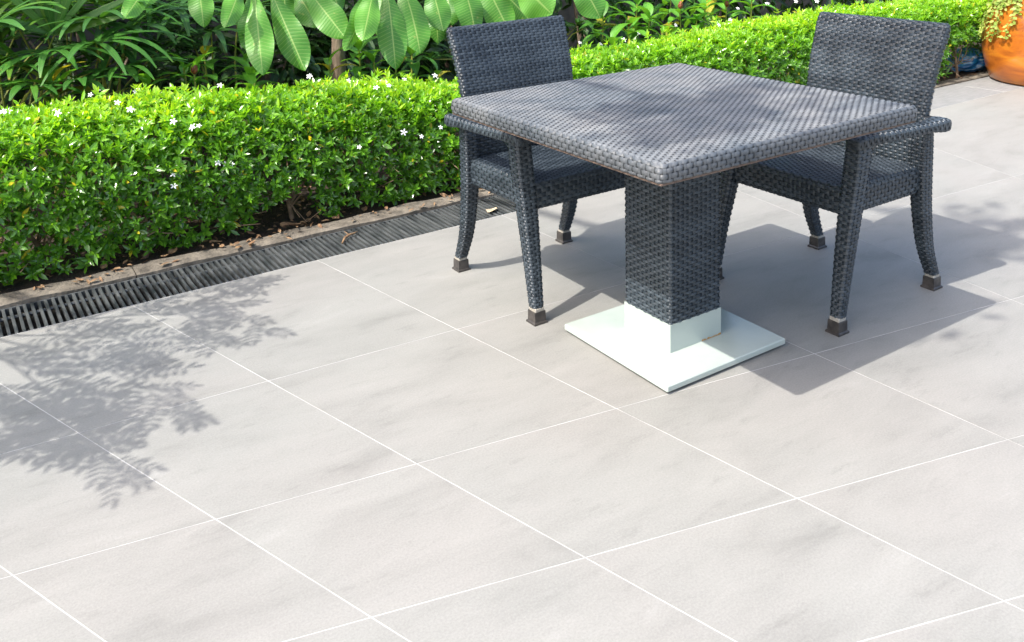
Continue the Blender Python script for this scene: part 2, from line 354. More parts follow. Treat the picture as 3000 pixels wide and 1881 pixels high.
for g in range(10):
    x0 = -1.55 + g*(NS*PITCH_S)
    gr = tag(empty('drain_grate', (x0, GY0, 0)), 'dark slatted drain grate panel along the kerb, %s from the grey cover slabs' % ORD[9-g], 'drain grate', 'drain grate panels along the kerb')
    for k in range(NS):
        if slat0 is None:
            V, F = slat_mesh(); o = mesh('slat', V, F, 'grate', gr); slat0 = o
        else:
            o = slat0.copy(); COL.objects.link(o); o.parent = gr
        o.location = ((k+.5)*PITCH_S, 0, -.004 + .0012*math.sin(k*1.7+g)); o.rotation_euler = (0, 0, .004*math.sin(k*2.3+g*1.1))
    m = MB(); w = NS*PITCH_S
    m.box((.001, .001, -.032), (w-.001, .010, -.006)); m.build('front_rail', 'grate', gr)
    m = MB(); m.box((.001, GY1-GY0-.010, -.032), (w-.001, GY1-GY0-.001, -.006)); m.build('back_rail', 'grate', gr)
    m = MB(); m.tube([(.002, .19, -.017), (w-.002, .19, -.017)], .007, 6); m.build('cross_rod', 'grate', gr)
# grey cover slabs over the far part of the drain
xs = -1.55+10*NS*PITCH_S+.004; k = 0
while xs < 9.2:
    L_ = .9; m = MB(); m.box((xs, GY0+.001, -.30), (xs+L_-.004, GY1+.10, -.001), .004)
    tag(m.build('drain_cover_slab', 'slab'), 'flat grey stone slab covering the drain between tiles and hedge near pot', 'slab', 'grey cover slabs over the drain'); xs += L_; k += 1
# stone kerb
xs = -1.6; k = 0
while xs < 9.2:
    L_ = (.62, .85, .71, .93, .78)[k % 5]; y0 = GY1+.002 if xs < 3.45 else GY1+.104; y1 = 3.72 if xs < 3.45 else 3.80
    nx, ny = 26, 7; U, Vv = np.meshgrid(np.linspace(0, 1, nx), np.linspace(0, 1, ny), indexing='ij')
    X = xs+.002+U*(L_-.004); e = .010*np.abs(vnoise(np.stack([X*9, X*0, X*0], -1).reshape(-1, 3), 3).reshape(X.shape))
    Y = y0+e*(1-Vv)*0 + Vv*(y1-y0) - Vv*e*1.5; Z = .012+.005*vnoise(np.stack([X*14, Y*14, X*0], -1).reshape(-1, 3), 5).reshape(X.shape)
    Z = Z - .006*(Vv < .01) - .012*(Vv > .99)
    m = MB(); P = np.stack([X, Y, Z], -1); m.grid(P)
    B = P.copy(); B[..., 2] = -.29; m.grid(B, flip=True)
    for sl, fl in ((np.s_[:, 0], False), (np.s_[:, -1], True), (np.s_[0, :], True), (np.s_[-1, :], False)):
        m.grid(np.stack([B[sl], P[sl]], 1), flip=fl)
    tag(m.build('kerb_stone', 'kerb'), 'rough weathered beige kerb stone at the foot of the hedge, '+('beside the drain grates' if xs < 3.45 else 'beside the grey cover slabs'), 'kerb stone', 'kerb stones along the hedge'); xs += L_; k += 1
# planting bed
nx, ny = 150, 40; X, Y = np.meshgrid(np.linspace(-3, 14, nx), np.linspace(3.70, 9, ny), indexing='ij')
Z = -.012+.018*vnoise(np.stack([X*6, Y*6, X*0], -1).reshape(-1, 3), 11).reshape(X.shape)
m = MB(); m.grid(np.stack([X, Y, Z], -1)); tag(m.build('soil', 'soil', smooth=True), kind='structure')
# garden wall behind the bed
wl = empty('garden_wall', (4, 6.1, 0))
m = MB(); m.box((-9, 0, -.3), (9, .2, 2.1)); m.build('wall_face', 'wall', wl); m = MB(); m.box((-9, -.03, 2.102), (9, .23, 2.17), .01); m.build('coping', 'wall', wl)
tag(wl, 'shaded grey garden wall behind the planting bed', 'wall')

# ------------------------------------------------------------------ woven furniture
def rrect_table(a, b, r, n, u):
    """points round a rounded rectangle as factors: x = fx*(a-r)+gx*r"""
    pts = []
    for (sx, sy, t0) in ((1, -1, -90), (1, 1, 0), (-1, 1, 90), (-1, -1, 180)):
        for k in range(7):
            th = math.radians(t0+15*k); pts.append((sx, sy, math.cos(th), math.sin(th)))
    # start at the middle of the lower side
    pts = [(0, -1, 0, -1)] + pts + [(0, -1, 0, -1)]
    T = np.array(pts); xy = np.stack([T[:, 0]*(a-r)+T[:, 2]*r, T[:, 1]*(b-r)+T[:, 3]*r], 1)
    s = np.r_[0, np.cumsum(np.linalg.norm(np.diff(xy, axis=0), axis=1))]; L_ = s[-1]
    q = (u % 1.0)*L_
    return np.stack([np.interp(q, s, T[:, c]) for c in range(4)], -1), L_
class Sweep:
    """rounded-rectangle section moved along a path; keys: t, cx,cy,cz, a, b"""
    def __init__(s, keys, ax_a, ax_b, r, dense=80):
        s.k = cr(keys, dense); s.L = np.linalg.norm(np.diff(s.k[:, 1:4], axis=0), axis=1).sum()
        s.len = np.r_[0, np.cumsum(np.linalg.norm(np.diff(s.k[:, 1:4], axis=0), axis=1)+np.abs(np.diff(s.k[:, 5])))]; s.len /= s.len[-1]
        s.A, s.B, s.r = ax_a, ax_b, r; s.am, s.bm = np.median(s.k[:, 4]), np.median(s.k[:, 5])
        _, s.P = rrect_table(s.am, s.bm, r, 0, np.zeros(1))
    def __call__(s, u, v, off=0):
        t, _ = rrect_table(s.am, s.bm, s.r, 0, u); g = [np.interp(v, s.len, s.k[:, c]) for c in range(1, 6)]
        C = np.stack(g[:3], -1); a, b = g[3], g[4]; r = np.minimum(s.r, np.minimum(a, b)*.98)
        x = t[..., 0]*(a-r)+t[..., 2]*r; y = t[..., 1]*(b-r)+t[..., 3]*r
        nx, ny = t[..., 2], t[..., 3]; nn = np.sqrt(nx*nx+ny*ny)+1e-9; nx, ny = nx/nn, ny/nn
        A = s.A if callable(s.A) else (lambda v: s.A); B = s.B if callable(s.B) else (lambda v: s.B)
        return C + A(v)*(x+off*nx)[..., None] + B(v)*(y+off*ny)[..., None]
class Flat:
    def __init__(s, o, ex, ey, n, bulge=0.0, edge=0.0):
        s.o, s.ex, s.ey, s.n = map(lambda q: np.asarray(q, float), (o, ex, ey, n)); s.bulge, s.edge = bulge, edge
        s.P = np.linalg.norm(s.ex); s.L = np.linalg.norm(s.ey)
    def __call__(s, u, v, off=0):
        d = np.minimum(np.minimum(u, 1-u)*s.P, np.minimum(v, 1-v)*s.L); e = -.004*np.clip(1-d/.012, 0, 1)**2*s.edge
        z = s.bulge*(4*u*(1-u))*(4*v*(1-v)) + e + off
        return s.o + u[..., None]*s.ex + v[..., None]*s.ey + np.broadcast_to(z, u.shape)[..., None]*s.n
PU, PV, AMP = .0185, .0103, .0015
def weave(mb, S, closed, nst=None, nrow=None, pu=PU, pv=PV, phase=0, gap=.455):
    nst = nst or max(2, int(round(S.P/pu))); nrow = nrow or max(1, int(round(S.L/pv)))
    if closed and nst % 2: nst += 1
    ns = 4*nst; u = np.arange(ns)/ns if closed else np.linspace(0, 1, ns+1)
    i = np.arange(nrow); c = np.cos(np.pi*(u[:, None]*nst-.5)+np.pi*(i[None, :]+phase)); hgt = AMP*np.clip(1.35*c, -1, 1)
    rnd = RNG.uniform(0, 1, nrow)
    V3, A3 = [], []
    for k, (dv, dh, ax) in enumerate(((-gap, -.0011, -1), (-.22, .0002, -.45), (.22, .0002, .45), (gap, -.0011, 1))):
        vv = np.clip((i+.5+dv)/nrow, 0, 1)
        U, Vv = np.broadcast_arrays(u[:, None], vv[None, :]); V3.append(S(U, Vv, hgt+dh))
        A3.append(np.stack([np.full(U.shape, ax*.5), U, np.broadcast_to(rnd[None, :], U.shape)], -1))
    P = np.stack(V3, 2); A = np.stack(A3, 2)                      # (ns, nrow, 4, 3)
    nu = P.shape[0]; I = np.arange(P[..., 0].size).reshape(P.shape[:3]); J = np.concatenate([I, I[:1]]) if closed else I
    q = np.stack([J[:-1, :, :-1], J[1:, :, :-1], J[1:, :, 1:], J[:-1, :, 1:]], -1).reshape(-1, 4)
    mb.add(P.reshape(-1, 3), [q], A.reshape(-1, 3))
    # stakes
    j = np.arange(nst); uc = (j+.5)/nst; w = .0042/S.P
    vs = np.linspace(0, 1, 2*nrow+1); hv = np.zeros((nst, 2*nrow+1))
    hv[:, 1::2] = -AMP*.75*np.cos(np.pi*(j[:, None]+i[None, :]+phase))
    rows, ra = [], []
    for d, ax in ((-w, -1), (w, 1)):
        U, Vv = np.broadcast_arrays((uc+d)[:, None], vs[None, :]); rows.append(S(U, Vv, hv)); ra.append(np.stack([np.full(U.shape, ax*.3), Vv, np.broadcast_to(RNG.uniform(.3, .9, nst)[:, None], U.shape)], -1))
    P = np.stack(rows, 1); A = np.stack(ra, 1); I = np.arange(P[..., 0].size).reshape(P.shape[:3])
    q = np.stack([I[:, 0, :-1], I[:, 1, :-1], I[:, 1, 1:], I[:, 0, 1:]], -1).reshape(-1, 4)
    mb.add(P.reshape(-1, 3), [q], A.reshape(-1, 3))
def core_closed(S, inset=.0032, nu=28, nv=18):
    mb = MB(); u = np.arange(nu)/nu; v = np.linspace(0, 1, nv); U, Vv = np.meshgrid(u, v, indexing='ij'); P = S(U, Vv, -inset)
    mb.grid(P, close_u=True); n0 = np.arange(nu)*nv
    mb.F.setdefault(nu, []).append(np.array([n0[::-1], n0+nv-1])); return mb
def woven_part(name, parent, sweeps, core_mb, mat='wicker'):
    o = core_mb.build(name, 'wickercore', parent)
    w = MB()
    for S, closed, kw in sweeps: weave(w, S, closed, **kw)
    tag(w.build('wicker_weave', mat, o, smooth=True, attr='weave'), kind='stuff'); return o
EX, EY, EZ = np.eye(3)

def rustbox(lo, hi, bev, name, parent, rust_fn):
    m = MB(); nx = 2; m.box(lo, hi, bev); V = np.concatenate(m.V)
    return mesh(name, V, [np.concatenate(v) for v in m.F.values()], 'whitepaint', parent, False, {'rust': rust_fn(V)})

TX, TY, TH, TZ = 1.866, 2.005, .490, .766
def make_table():
    T = tag(empty('wicker_table', (TX, TY, 0)), 'square grey woven wicker table on a single square column and white steel base plate', 'table')
    # base plate on four low glides
    m = MB(); m.box((-.2435, -.2425, .007), (.2435, .2425, .027), .003)
    bpl = mesh('base_plate', np.concatenate(m.V), [np.concatenate(v) for v in m.F.values()], 'whitepaint', T, False, {'rust': np.zeros((m.n, 3))})
    for sx in (-1, 1):
        for sy in (-1, 1):
            g = MB(); g.box((sx*.20-.02, sy*.20-.02, 0), (sx*.20+.02, sy*.20+.02, .0068), .002); g.build('glide', 'capbrown', bpl)
    # collar with subdivided sides so that the rust seam sits at its foot
    m = MB(); hb = .1055; n = 24; zs = [.0272, .033, .042, .06, .116]; V = []; ru = []
    per = []
    for (x0, y0, x1, y1) in ((-hb, -hb, hb, -hb), (hb, -hb, hb, hb), (hb, hb, -hb, hb), (-hb, hb, -hb, -hb)):
        for k in range(n): per.append((x0+(x1-x0)*k/n, y0+(y1-y0)*k/n))
    for z in zs:
        for (x, y) in per:
            V.append((x, y, z)); e = max(0, 1-(z-.027)/.016)
            s = 1.0 if (y < -hb+1e-6 and x > .02) else .25 if y < -hb+1e-6 else .12
            ru.append((e*s, 0, 0))
    K = len(per); P = np.array(V).reshape(len(zs), K, 3); I = np.arange(len(zs)*K).reshape(len(zs), K); J = np.concatenate([I, I[:, :1]], 1)
    q = np.stack([J[:-1, :-1], J[:-1, 1:], J[1:, 1:], J[1:, :-1]], -1).reshape(-1, 4)
    mesh('collar', V, [q, [tuple(range((len(zs)-1)*K, len(zs)*K))]], 'whitepaint', T, False, {'rust': ru})
    S = Sweep([(0, 0, 0, .112, .104, .104), (1, 0, 0, .716, .104, .104)], EX, EY, .008)
    woven_part('column', T, [(S, True, {})], core_closed(S))
    # top
    S = Sweep([(0, 0, 0, .719, TH-.004, TH-.004), (.3, 0, 0, .722, TH, TH), (.8, 0, 0, .757, TH, TH), (1, 0, 0, .7645, TH-.006, TH-.006)], EX, EY, .016)
    F = Flat((-TH+.006, -TH+.006, .7648), (2*TH-.012, 0, 0), (0, 2*TH-.012, 0), EZ, bulge=.001, edge=1)
    cm = MB(); cm.box((-TH+.006, -TH+.006, .7195), (TH-.006, TH-.006, .7605), .004)
    o = cm.build('table_top', 'wickercore', T)
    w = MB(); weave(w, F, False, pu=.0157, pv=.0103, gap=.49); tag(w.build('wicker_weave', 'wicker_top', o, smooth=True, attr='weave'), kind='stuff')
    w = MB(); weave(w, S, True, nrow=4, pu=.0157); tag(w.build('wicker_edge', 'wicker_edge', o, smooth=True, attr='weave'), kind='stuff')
    m = MB(); m.box((-TH+.004, -TH+.004, .7135), (TH-.004, TH-.004, .7192), .001); m.build('underside_board', 'rim', T)
    return T
make_table()

def make_chair():
    C = empty('wicker_armchair')
    # backrest
    keys = [(0, 0, .482, .385, .236, .017), (.35, 0, .472, .57, .243, .018), (.66, 0, .494, .74, .252, .018), (.83, 0, .523, .84, .257, .0175), (.955, 0, .549, .912, .260, .0165), (.985, 0, .5525, .925, .258, .012), (1, 0, .5535, .930, .252, .003)]
    S = Sweep(keys, EX, EY, .014)
    def axb(v):   # section normal follows the lean of the back
        t = np.clip(np.asarray(v), 0, 1); ang = np.interp(t, [0, .35, .66, 1], [-.06, .0, .2, .34])
        return np.stack([np.zeros_like(ang), np.cos(ang), -np.sin(ang)], -1)
    S.B = axb
    woven_part('backrest', C, [(S, True, {})], core_closed(S, nu=40, nv=26))
    # rear legs
    for s in (-1, 1):
        S = Sweep([(0, s*.243, .545, .052, .0195, .0195), (.2, s*.240, .502, .16, .0225, .023), (.42, s*.236, .478, .30, .026, .026), (.65, s*.234, .470, .43, .028, .027), (.9, s*.237, .466, .57, .026, .024), (1, s*.240, .469, .625, .020, .019)], EX, EY, .009)
        lg = woven_part('leg', C, [(S, True, dict(nst=12))], core_closed(S, nu=20, nv=16)); foot(lg, s*.243, .548)
        S = Sweep([(0, s*.266, .010, .052, .020, .020), (.3, s*.262, .033, .20, .024, .024), (.65, s*.254, .070, .38, .029, .029), (.85, s*.250, .095, .49, .0305, .031), (1, s*.248, .113, .590, .030, .034)], EX, EY, .011)
        lg = woven_part('leg', C, [(S, True, dict(nst=12))], core_closed(S, nu=20, nv=16)); foot(lg, s*.267, .007)
        # armrest
        K = [(0, s*.284, .514, .604, .004, .002), (.012, s*.284, .513, .604, .018, .010), (.035, s*.284, .507, .604, .025, .015), (.25, s*.283, .41, .605, .027, .0165), (.6, s*.272, .24, .606, .028, .017), (.85, s*.256, .125, .604, .029, .018), (.955, s*.250, .085, .598, .029, .018), (.985, s*.249, .0765, .596, .022, .012), (1, s*.249, .075, .595, .004, .002)]
        S = Sweep(K, EX, EZ, .012)
        woven_part('armrest', C, [(S, True, dict(nst=8, pv=.0105))], core_closed(S, nu=18, nv=20))
        # bracket where the armrest runs down into the front leg
        m = MB(); pr = [(.20, .589), (.128, .589), (.128, .548), (.145, .565), (.168, .579)]
        V = [(s*.25-.020, b, z) for b, z in pr]+[(s*.25+.020, b, z) for b, z in pr]; k = len(pr)
        m.add(V, [[tuple(range(k)), tuple(range(2*k-1, k-1, -1))], [(a, k+a, k+(a+1) % k, (a+1) % k) for a in range(k)]]); m.build('arm_bracket', 'wicker', C)
    # seat with apron
    S = Sweep([(0, 0, .272, .362, .2395, .206), (.15, 0, .272, .366, .2415, .208), (.85, 0, .272, .446, .2425, .209), (1, 0, .272, .4555, .237, .2035)], EX, EY, .020)
    F = Flat((-.236, .070, .4545), (.472, 0, 0), (0, .405, 0), EZ, bulge=-.003, edge=1)
    S2 = Sweep([(0, 0, .272, .364, .2395, .206), (1, 0, .272, .4455, .2395, .206)], EX, EY, .020)
    woven_part('seat', C, [(S, True, dict(nrow=7)), (F, False, dict(gap=.49))], core_closed(S2, nu=32, nv=6))
    return C
def foot(lg, x, b):
    m = MB(); h = .0185; m.box((x-h, b-h, .036), (x+h, b+h, .055), .003); m.build('foot_band', 'band', lg)
    rings = []
    for z, w in ((0, .0262), (.006, .0257), (.009, .0215), (.041, .0208), (.043, .0198)):
        rings += [(x-w, b-w, z), (x+w, b-w, z), (x+w, b+w, z), (x-w, b+w, z)]
    f = [(r*4+k, r*4+(k+1) % 4, (r+1)*4+(k+1) % 4, (r+1)*4+k) for r in range(4) for k in range(4)]
    mesh('foot_cap', rings, [f, [(3, 2, 1, 0), (16, 17, 18, 19)]], 'capbrown', lg)
simple('band', (.24, .22, .18), (.36, .34, .30), scale=60, rough=.5, bump=.1)
ch = make_chair(); ch.location = (TX-.006, 2.352, 0)
tag(ch, 'grey wicker armchair with its back to the frangipani leaves and hedge', 'chair', 'wicker armchairs at the table')
c2 = copy_tree(ch); c2.location = (2.306, 1.998, 0); c2.rotation_euler = (0, 0, -math.pi/2)
c2['label'] = 'grey wicker armchair facing along the hedge, its back towards the orange pot'

# ------------------------------------------------------------------ foliage building blocks
def leaf_tpl(L=1., w=.34, fold=.10, droop=.12, rows=(.0, .3, .65, 1.)):
    """a leaf along +x, normal +z: 8 vertices, 8 triangles"""
    prof = {0: 0, .3: .88, .65: .85, 1.: 0}; V = []; A = []
    for t in rows:
        z = -droop*t*t*L; wd = prof[t]*w*L/2
        if wd == 0: V.append((t*L, 0, z)); A.append((t, 0))
        else:
            V += [(t*L, -wd, z+fold*wd*2), (t*L, 0, z), (t*L, wd, z+fold*wd*2)]; A += [(t, -1), (t, 0), (t, 1)]
    F = [(0, 1, 2), (0, 2, 3), (1, 4, 5), (1, 5, 2), (2, 5, 6), (2, 6, 3), (4, 7, 5), (5, 7, 6)]
    return np.array(V), np.array(A, float), np.array(F)
LT, LA, LF = leaf_tpl()
def frames(d, up):
    """orthonormal frames: x along d, z close to up"""
    d = d/np.linalg.norm(d, axis=-1, keepdims=True); y = np.cross(up, d); y /= np.linalg.norm(y, axis=-1, keepdims=True)+1e-9
    z = np.cross(d, y); return np.stack([d, y, z], -1)
def leaves_mesh(name, pos, dirs, ups, size, shade, mat, parent, tpl=None, width=None):
    V0, A0, F0 = tpl or (LT, LA, LF); n = len(pos); R = frames(dirs, ups)
    T = np.broadcast_to(V0, (n,)+V0.shape).copy()
    if width is not None: T[..., 1] *= width[:, None]
    P = np.einsum('nij,nkj->nki', R, T*size[:, None, None]) + pos[:, None, :]
    A = np.stack([np.broadcast_to(shade[:, None], (n, len(V0))), np.broadcast_to(A0[:, 0], (n, len(V0))), np.broadcast_to(A0[:, 1], (n, len(V0)))], -1)
    F = (F0[None]+(np.arange(n)*len(V0))[:, None, None]).reshape(-1, F0.shape[1])
    return mesh(name, P.reshape(-1, 3), [F], mat, parent, False, {'leaf': A.reshape(-1, 3)})
def rosettes(pos, axis, nl, size, spread=(.5, 1.25)):
    """whorls of leaves at the shoot tips -> pos, dir, up arrays"""
    n = len(pos); axis = axis/np.linalg.norm(axis, axis=1, keepdims=True)
    ref = np.where(np.abs(axis[:, 2:3]) < .9, np.array([[0, 0, 1.]]), np.array([[1., 0, 0]])); a = np.cross(ref, axis); a /= np.linalg.norm(a, axis=1, keepdims=True); b = np.cross(axis, a)
    ph0 = RNG.uniform(0, 6.28, n); P, D, U, Sz, I = [], [], [], [], []
    for k in range(nl):
        ph = ph0+k*2.4+RNG.normal(0, .15, n); th = RNG.uniform(*spread, n) if k > 1 else RNG.uniform(.2, .6, n)
        rad = a*np.cos(ph)[:, None]+b*np.sin(ph)[:, None]; d = axis*np.cos(th)[:, None]+rad*np.sin(th)[:, None]
        P.append(pos - axis*(k*.0035)[None] if False else pos-axis*(k*.0035)); D.append(d); U.append(axis*np.sin(th)[:, None]-rad*np.cos(th)[:, None]+RNG.normal(0, .12, (n, 3)))
        Sz.append(size*RNG.uniform(.75, 1.15, n)*(.62 if k < 2 else 1)); I.append(np.arange(n))
    return map(np.concatenate, (P, D, U, Sz, I))

# ------------------------------------------------------------------ clipped hedge
HX0, HX1, HY0, HY1 = -1.0, 8.9, 3.735, 4.20
topc = [(0, 258), (120, 240), (200, 228), (300, 222), (400, 218), (500, 212), (620, 203), (700, 195), (800, 186), (900, 186), (1000, 188), (1060, 184), (1370, 116), (1500, 98), (1600, 75), (1720, 54), (1830, 36), (1950, 18), (2100, 4)]
_tp = np.array([atd(x, y, Y=4.12) for x, y in topc])
def htop(x): return np.interp(x, np.r_[-2, _tp[:, 0], 9], np.r_[_tp[0, 2], _tp[:, 2], .55]) - .015
hedge = tag(empty('hedge', (3.2, 3.97, 0)), 'long clipped green hedge with small white star flowers along the stone kerb', 'hedge')
def hloc(P): return np.asarray(P)-np.array([3.2, 3.97, 0])
def hedge_samples(n):
    """random points and outward axes on the outside of the hedge and a little inside it"""
    x = RNG.uniform(HX0, HX1, n); part = RNG.uniform(0, 1, n); h = htop(x)
    depth = np.abs(RNG.normal(0, .035, n))*(RNG.uniform(0, 1, n) < .55) + .11*RNG.uniform(0, 1, n)*(RNG.uniform(0, 1, n) < .25)
    pos = np.zeros((n, 3)); ax = np.zeros((n, 3))
    f = part < .50; t = (part >= .50) & (part < .93); b = part >= .93
    z = .020+(h-.020)*RNG.uniform(0, 1, n)**.95
    rnd_e = .05
    # front, bulging a little, rounded into the top
    yb = HY0 + .026*vnoise(np.stack([x*5, z*5, x*0], -1), 21) + .20*np.clip((z-h+.26)/.26, 0, 1)**1.9 + .02*np.clip((.20-z)/.2, 0, 1)
    pos[f] = np.stack([x, yb+depth, z], -1)[f]; ax[f] = np.stack([x*0-.15, x*0-1, .55+1.3*np.clip((z-h+.26)/.26, 0, 1)], -1)[f]
    y = RNG.uniform(HY0+.02, HY1, n); zt = h + .022*vnoise(np.stack([x*5, y*7, x*0], -1), 22) - .16*np.clip((HY0+.22-y)/.22, 0, 1)**2 - .07*np.clip((y-HY1+.08)/.08, 0, 1)**2
    pos[t] = np.stack([x, y, zt-depth], -1)[t]; ax[t] = [0, -.15, 1]
    pos[b] = np.stack([x, HY1-depth*.5, z], -1)[b]; ax[b] = [0, 1, .5]
    ax += RNG.normal(0, .38, (n, 3))
    # gaps: ragged bare patches in the lower front
    hole = vnoise(np.stack([x*4.2, z*6.5, x*0+1], -1), 31) + .28*vnoise(np.stack([x*15, z*15, x*0], -1), 32)
    keep = ~(f & (hole > .84-.40*np.clip((.13-z)/.13, 0, 1)) & (z < h-.14))
    keep &= ~(f & (x > 5.6) & (z < .27) & (hole > -.12)) & ~(f & (x > 6.45) & (x < 7.15) & (z < .17))
    return pos[keep], ax[keep], depth[keep], h[keep]
pos, ax, dep, hh = hedge_samples(18500)
out = ax/np.linalg.norm(ax, axis=1, keepdims=True); loose = RNG.uniform(0, 1, len(pos)) > .93
pos[loose] += out[loose]*RNG.uniform(.02, .055, (loose.sum(), 1)); pos[:, 2] = np.maximum(pos[:, 2], .03)
size = np.clip(RNG.normal(.039, .006, len(pos)), .026, .055)
P, D, U, Sz, I = rosettes(pos, ax, 7, size)
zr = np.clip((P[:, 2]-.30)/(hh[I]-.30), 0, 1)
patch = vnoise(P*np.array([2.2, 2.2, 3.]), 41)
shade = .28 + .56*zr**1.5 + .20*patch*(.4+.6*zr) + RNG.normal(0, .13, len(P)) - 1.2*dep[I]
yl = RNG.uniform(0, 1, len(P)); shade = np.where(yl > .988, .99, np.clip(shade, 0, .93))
tilt = P.copy()
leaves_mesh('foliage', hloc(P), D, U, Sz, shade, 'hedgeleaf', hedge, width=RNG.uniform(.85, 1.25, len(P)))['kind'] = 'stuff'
# loose inner leaves that close the body of the hedge
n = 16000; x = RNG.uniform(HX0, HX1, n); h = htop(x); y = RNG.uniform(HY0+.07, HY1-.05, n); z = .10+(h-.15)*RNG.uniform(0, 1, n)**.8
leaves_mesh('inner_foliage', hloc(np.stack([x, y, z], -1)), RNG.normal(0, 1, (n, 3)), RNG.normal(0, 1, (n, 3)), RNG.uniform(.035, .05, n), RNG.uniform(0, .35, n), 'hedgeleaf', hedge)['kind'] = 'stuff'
# woody stems, one little trunk every 0.3 m
x = HX0+.1; k = 0
while x < HX1:
    m = MB(); b = np.array([x, 3.90+RNG.uniform(-.10, .05), -.02]); top = b+[RNG.normal(0, .03), RNG.normal(0, .03), .17]
    m.tube(hloc([b, (b+top)/2+RNG.normal(0, .008, 3), top]), [.012, .010, .008], 6)
    for q in range(13):
        e = np.array([x+RNG.uniform(-.22, .22), RNG.uniform(HY0+.07, HY1-.05), RNG.uniform(.16, htop(x)-.08)]); s0 = b+(top-b)*RNG.uniform(.3, 1)
        mid = s0*.5+e*.5+RNG.normal(0, .025, 3); mid[2] -= .02; m2 = mid*.5+e*.5+RNG.normal(0, .015, 3)
        m.tube(hloc([s0, mid, m2, e]), [.0045, .0035, .0025, .0015], 4)
    for q in range(4):    # thin bare twigs near the foot
        e = np.array([x+RNG.uniform(-.2, .2), HY0-RNG.uniform(-.03, .05), RNG.uniform(.04, .2)]); s0 = b+(top-b)*RNG.uniform(.2, .8)
        m.tube(hloc([s0, s0*.5+e*.5+RNG.normal(0, .03, 3), e]), [.003, .0022, .0012], 4)
    m.build('stem', 'twig', hedge); x += RNG.uniform(.24, .36); k += 1
# flowers
def flower_mesh():
    V = [(0, 0, .002)]; F = []
    for k in range(5):
        a = k*2*math.pi/5; c, s = math.cos(a), math.sin(a)
        def p(r, w, z): return (r*c-w*s, r*s+w*c, z)
        i = len(V); V += [p(.004, -.0018, .002), p(.004, .0018, .002), p(.011, -.0046, .004), p(.011, .0046, .004), p(.019, -.0036, .0025), p(.019, .0036, .0025), p(.0225, .0012, .001)]
        F += [(0, i, i+1, i+1)]
    tris = []; quads = []
    for k in range(5):
        i = 1+k*7; tris += [(0, i, i+1), (i+4, i+6, i+5)]; quads += [(i, i+2, i+3, i+1), (i+2, i+4, i+5, i+3)]
    # tube below the petals
    b = len(V); V += [(.0018, 0, 0), (-.0009, .0016, 0), (-.0009, -.0016, 0), (.0012, 0, -.022), (-.0006, .001, -.022), (-.0006, -.001, -.022)]
    quads += [(b, b+1, b+4, b+3), (b+1, b+2, b+5, b+4), (b+2, b, b+3, b+5)]
    return V, tris, quads
fl_px = [(z[0]/2.412, z[1]/2.412) for z in ((685, 640), (955, 650), (985, 635), (640, 670), (830, 725), (410, 800), (20, 790), (1555, 605), (920, 775), (1225, 860), (1360, 900), (1405, 890), (1540, 1150), (1590, 1160), (1640, 1160), (1225, 1230), (1230, 1315), (2185, 540), (60, 785))]
fl_px += [(700+z[0]/2.412, z[1]/2.412) for z in ((775, 570), (1170, 560), (1060, 605), (1385, 535), (970, 620), (500, 540), (1165, 935), (1290, 965), (1425, 900), (850, 1040), (1035, 580))]
fl_px += [(1250+z[0]/2.439, z[1]/2.439) for z in ((1095, 305), (1245, 315), (1410, 285), (1515, 240), (1780, 180), (2085, 170), (2170, 140))]
fl_px += [(2100+z[0]/2.439, z[1]/2.439) for z in ((565, 10), (715, 10), (360, 25), (150, 60), (95, 150), (15, 180))]
f0 = None
for (px, py) in fl_px:
    p = at(px, py, Y=HY0-.012)
    if p[2] > htop(p[0])-.04:
        p = at(px, py, Z=htop(3 if px > 1600 else 1)+.015)
        for _ in range(6): p = at(px, py, Z=htop(p[0])+.02)
        if p[1] > HY1-.03: p = at(px, py, Y=HY1-.06)
    if p[2] < .1 or p[0] > HX1: continue
    if f0 is None:
        V, t3, q4 = flower_mesh(); f0 = mesh('flower', V, [t3, q4], 'petal', hedge); o = f0
    else: o = f0.copy(); COL.objects.link(o); o.parent = hedge
    o.location = hloc(p); nrm = Vector((RNG.normal(-.15, .3), -.75+RNG.normal(0, .2), .7+RNG.normal(0, .2)))
    o.rotation_euler = nrm.to_track_quat('Z', 'Y').to_euler(); sc = RNG.uniform(.5, .8); o.scale = (sc, sc, sc)

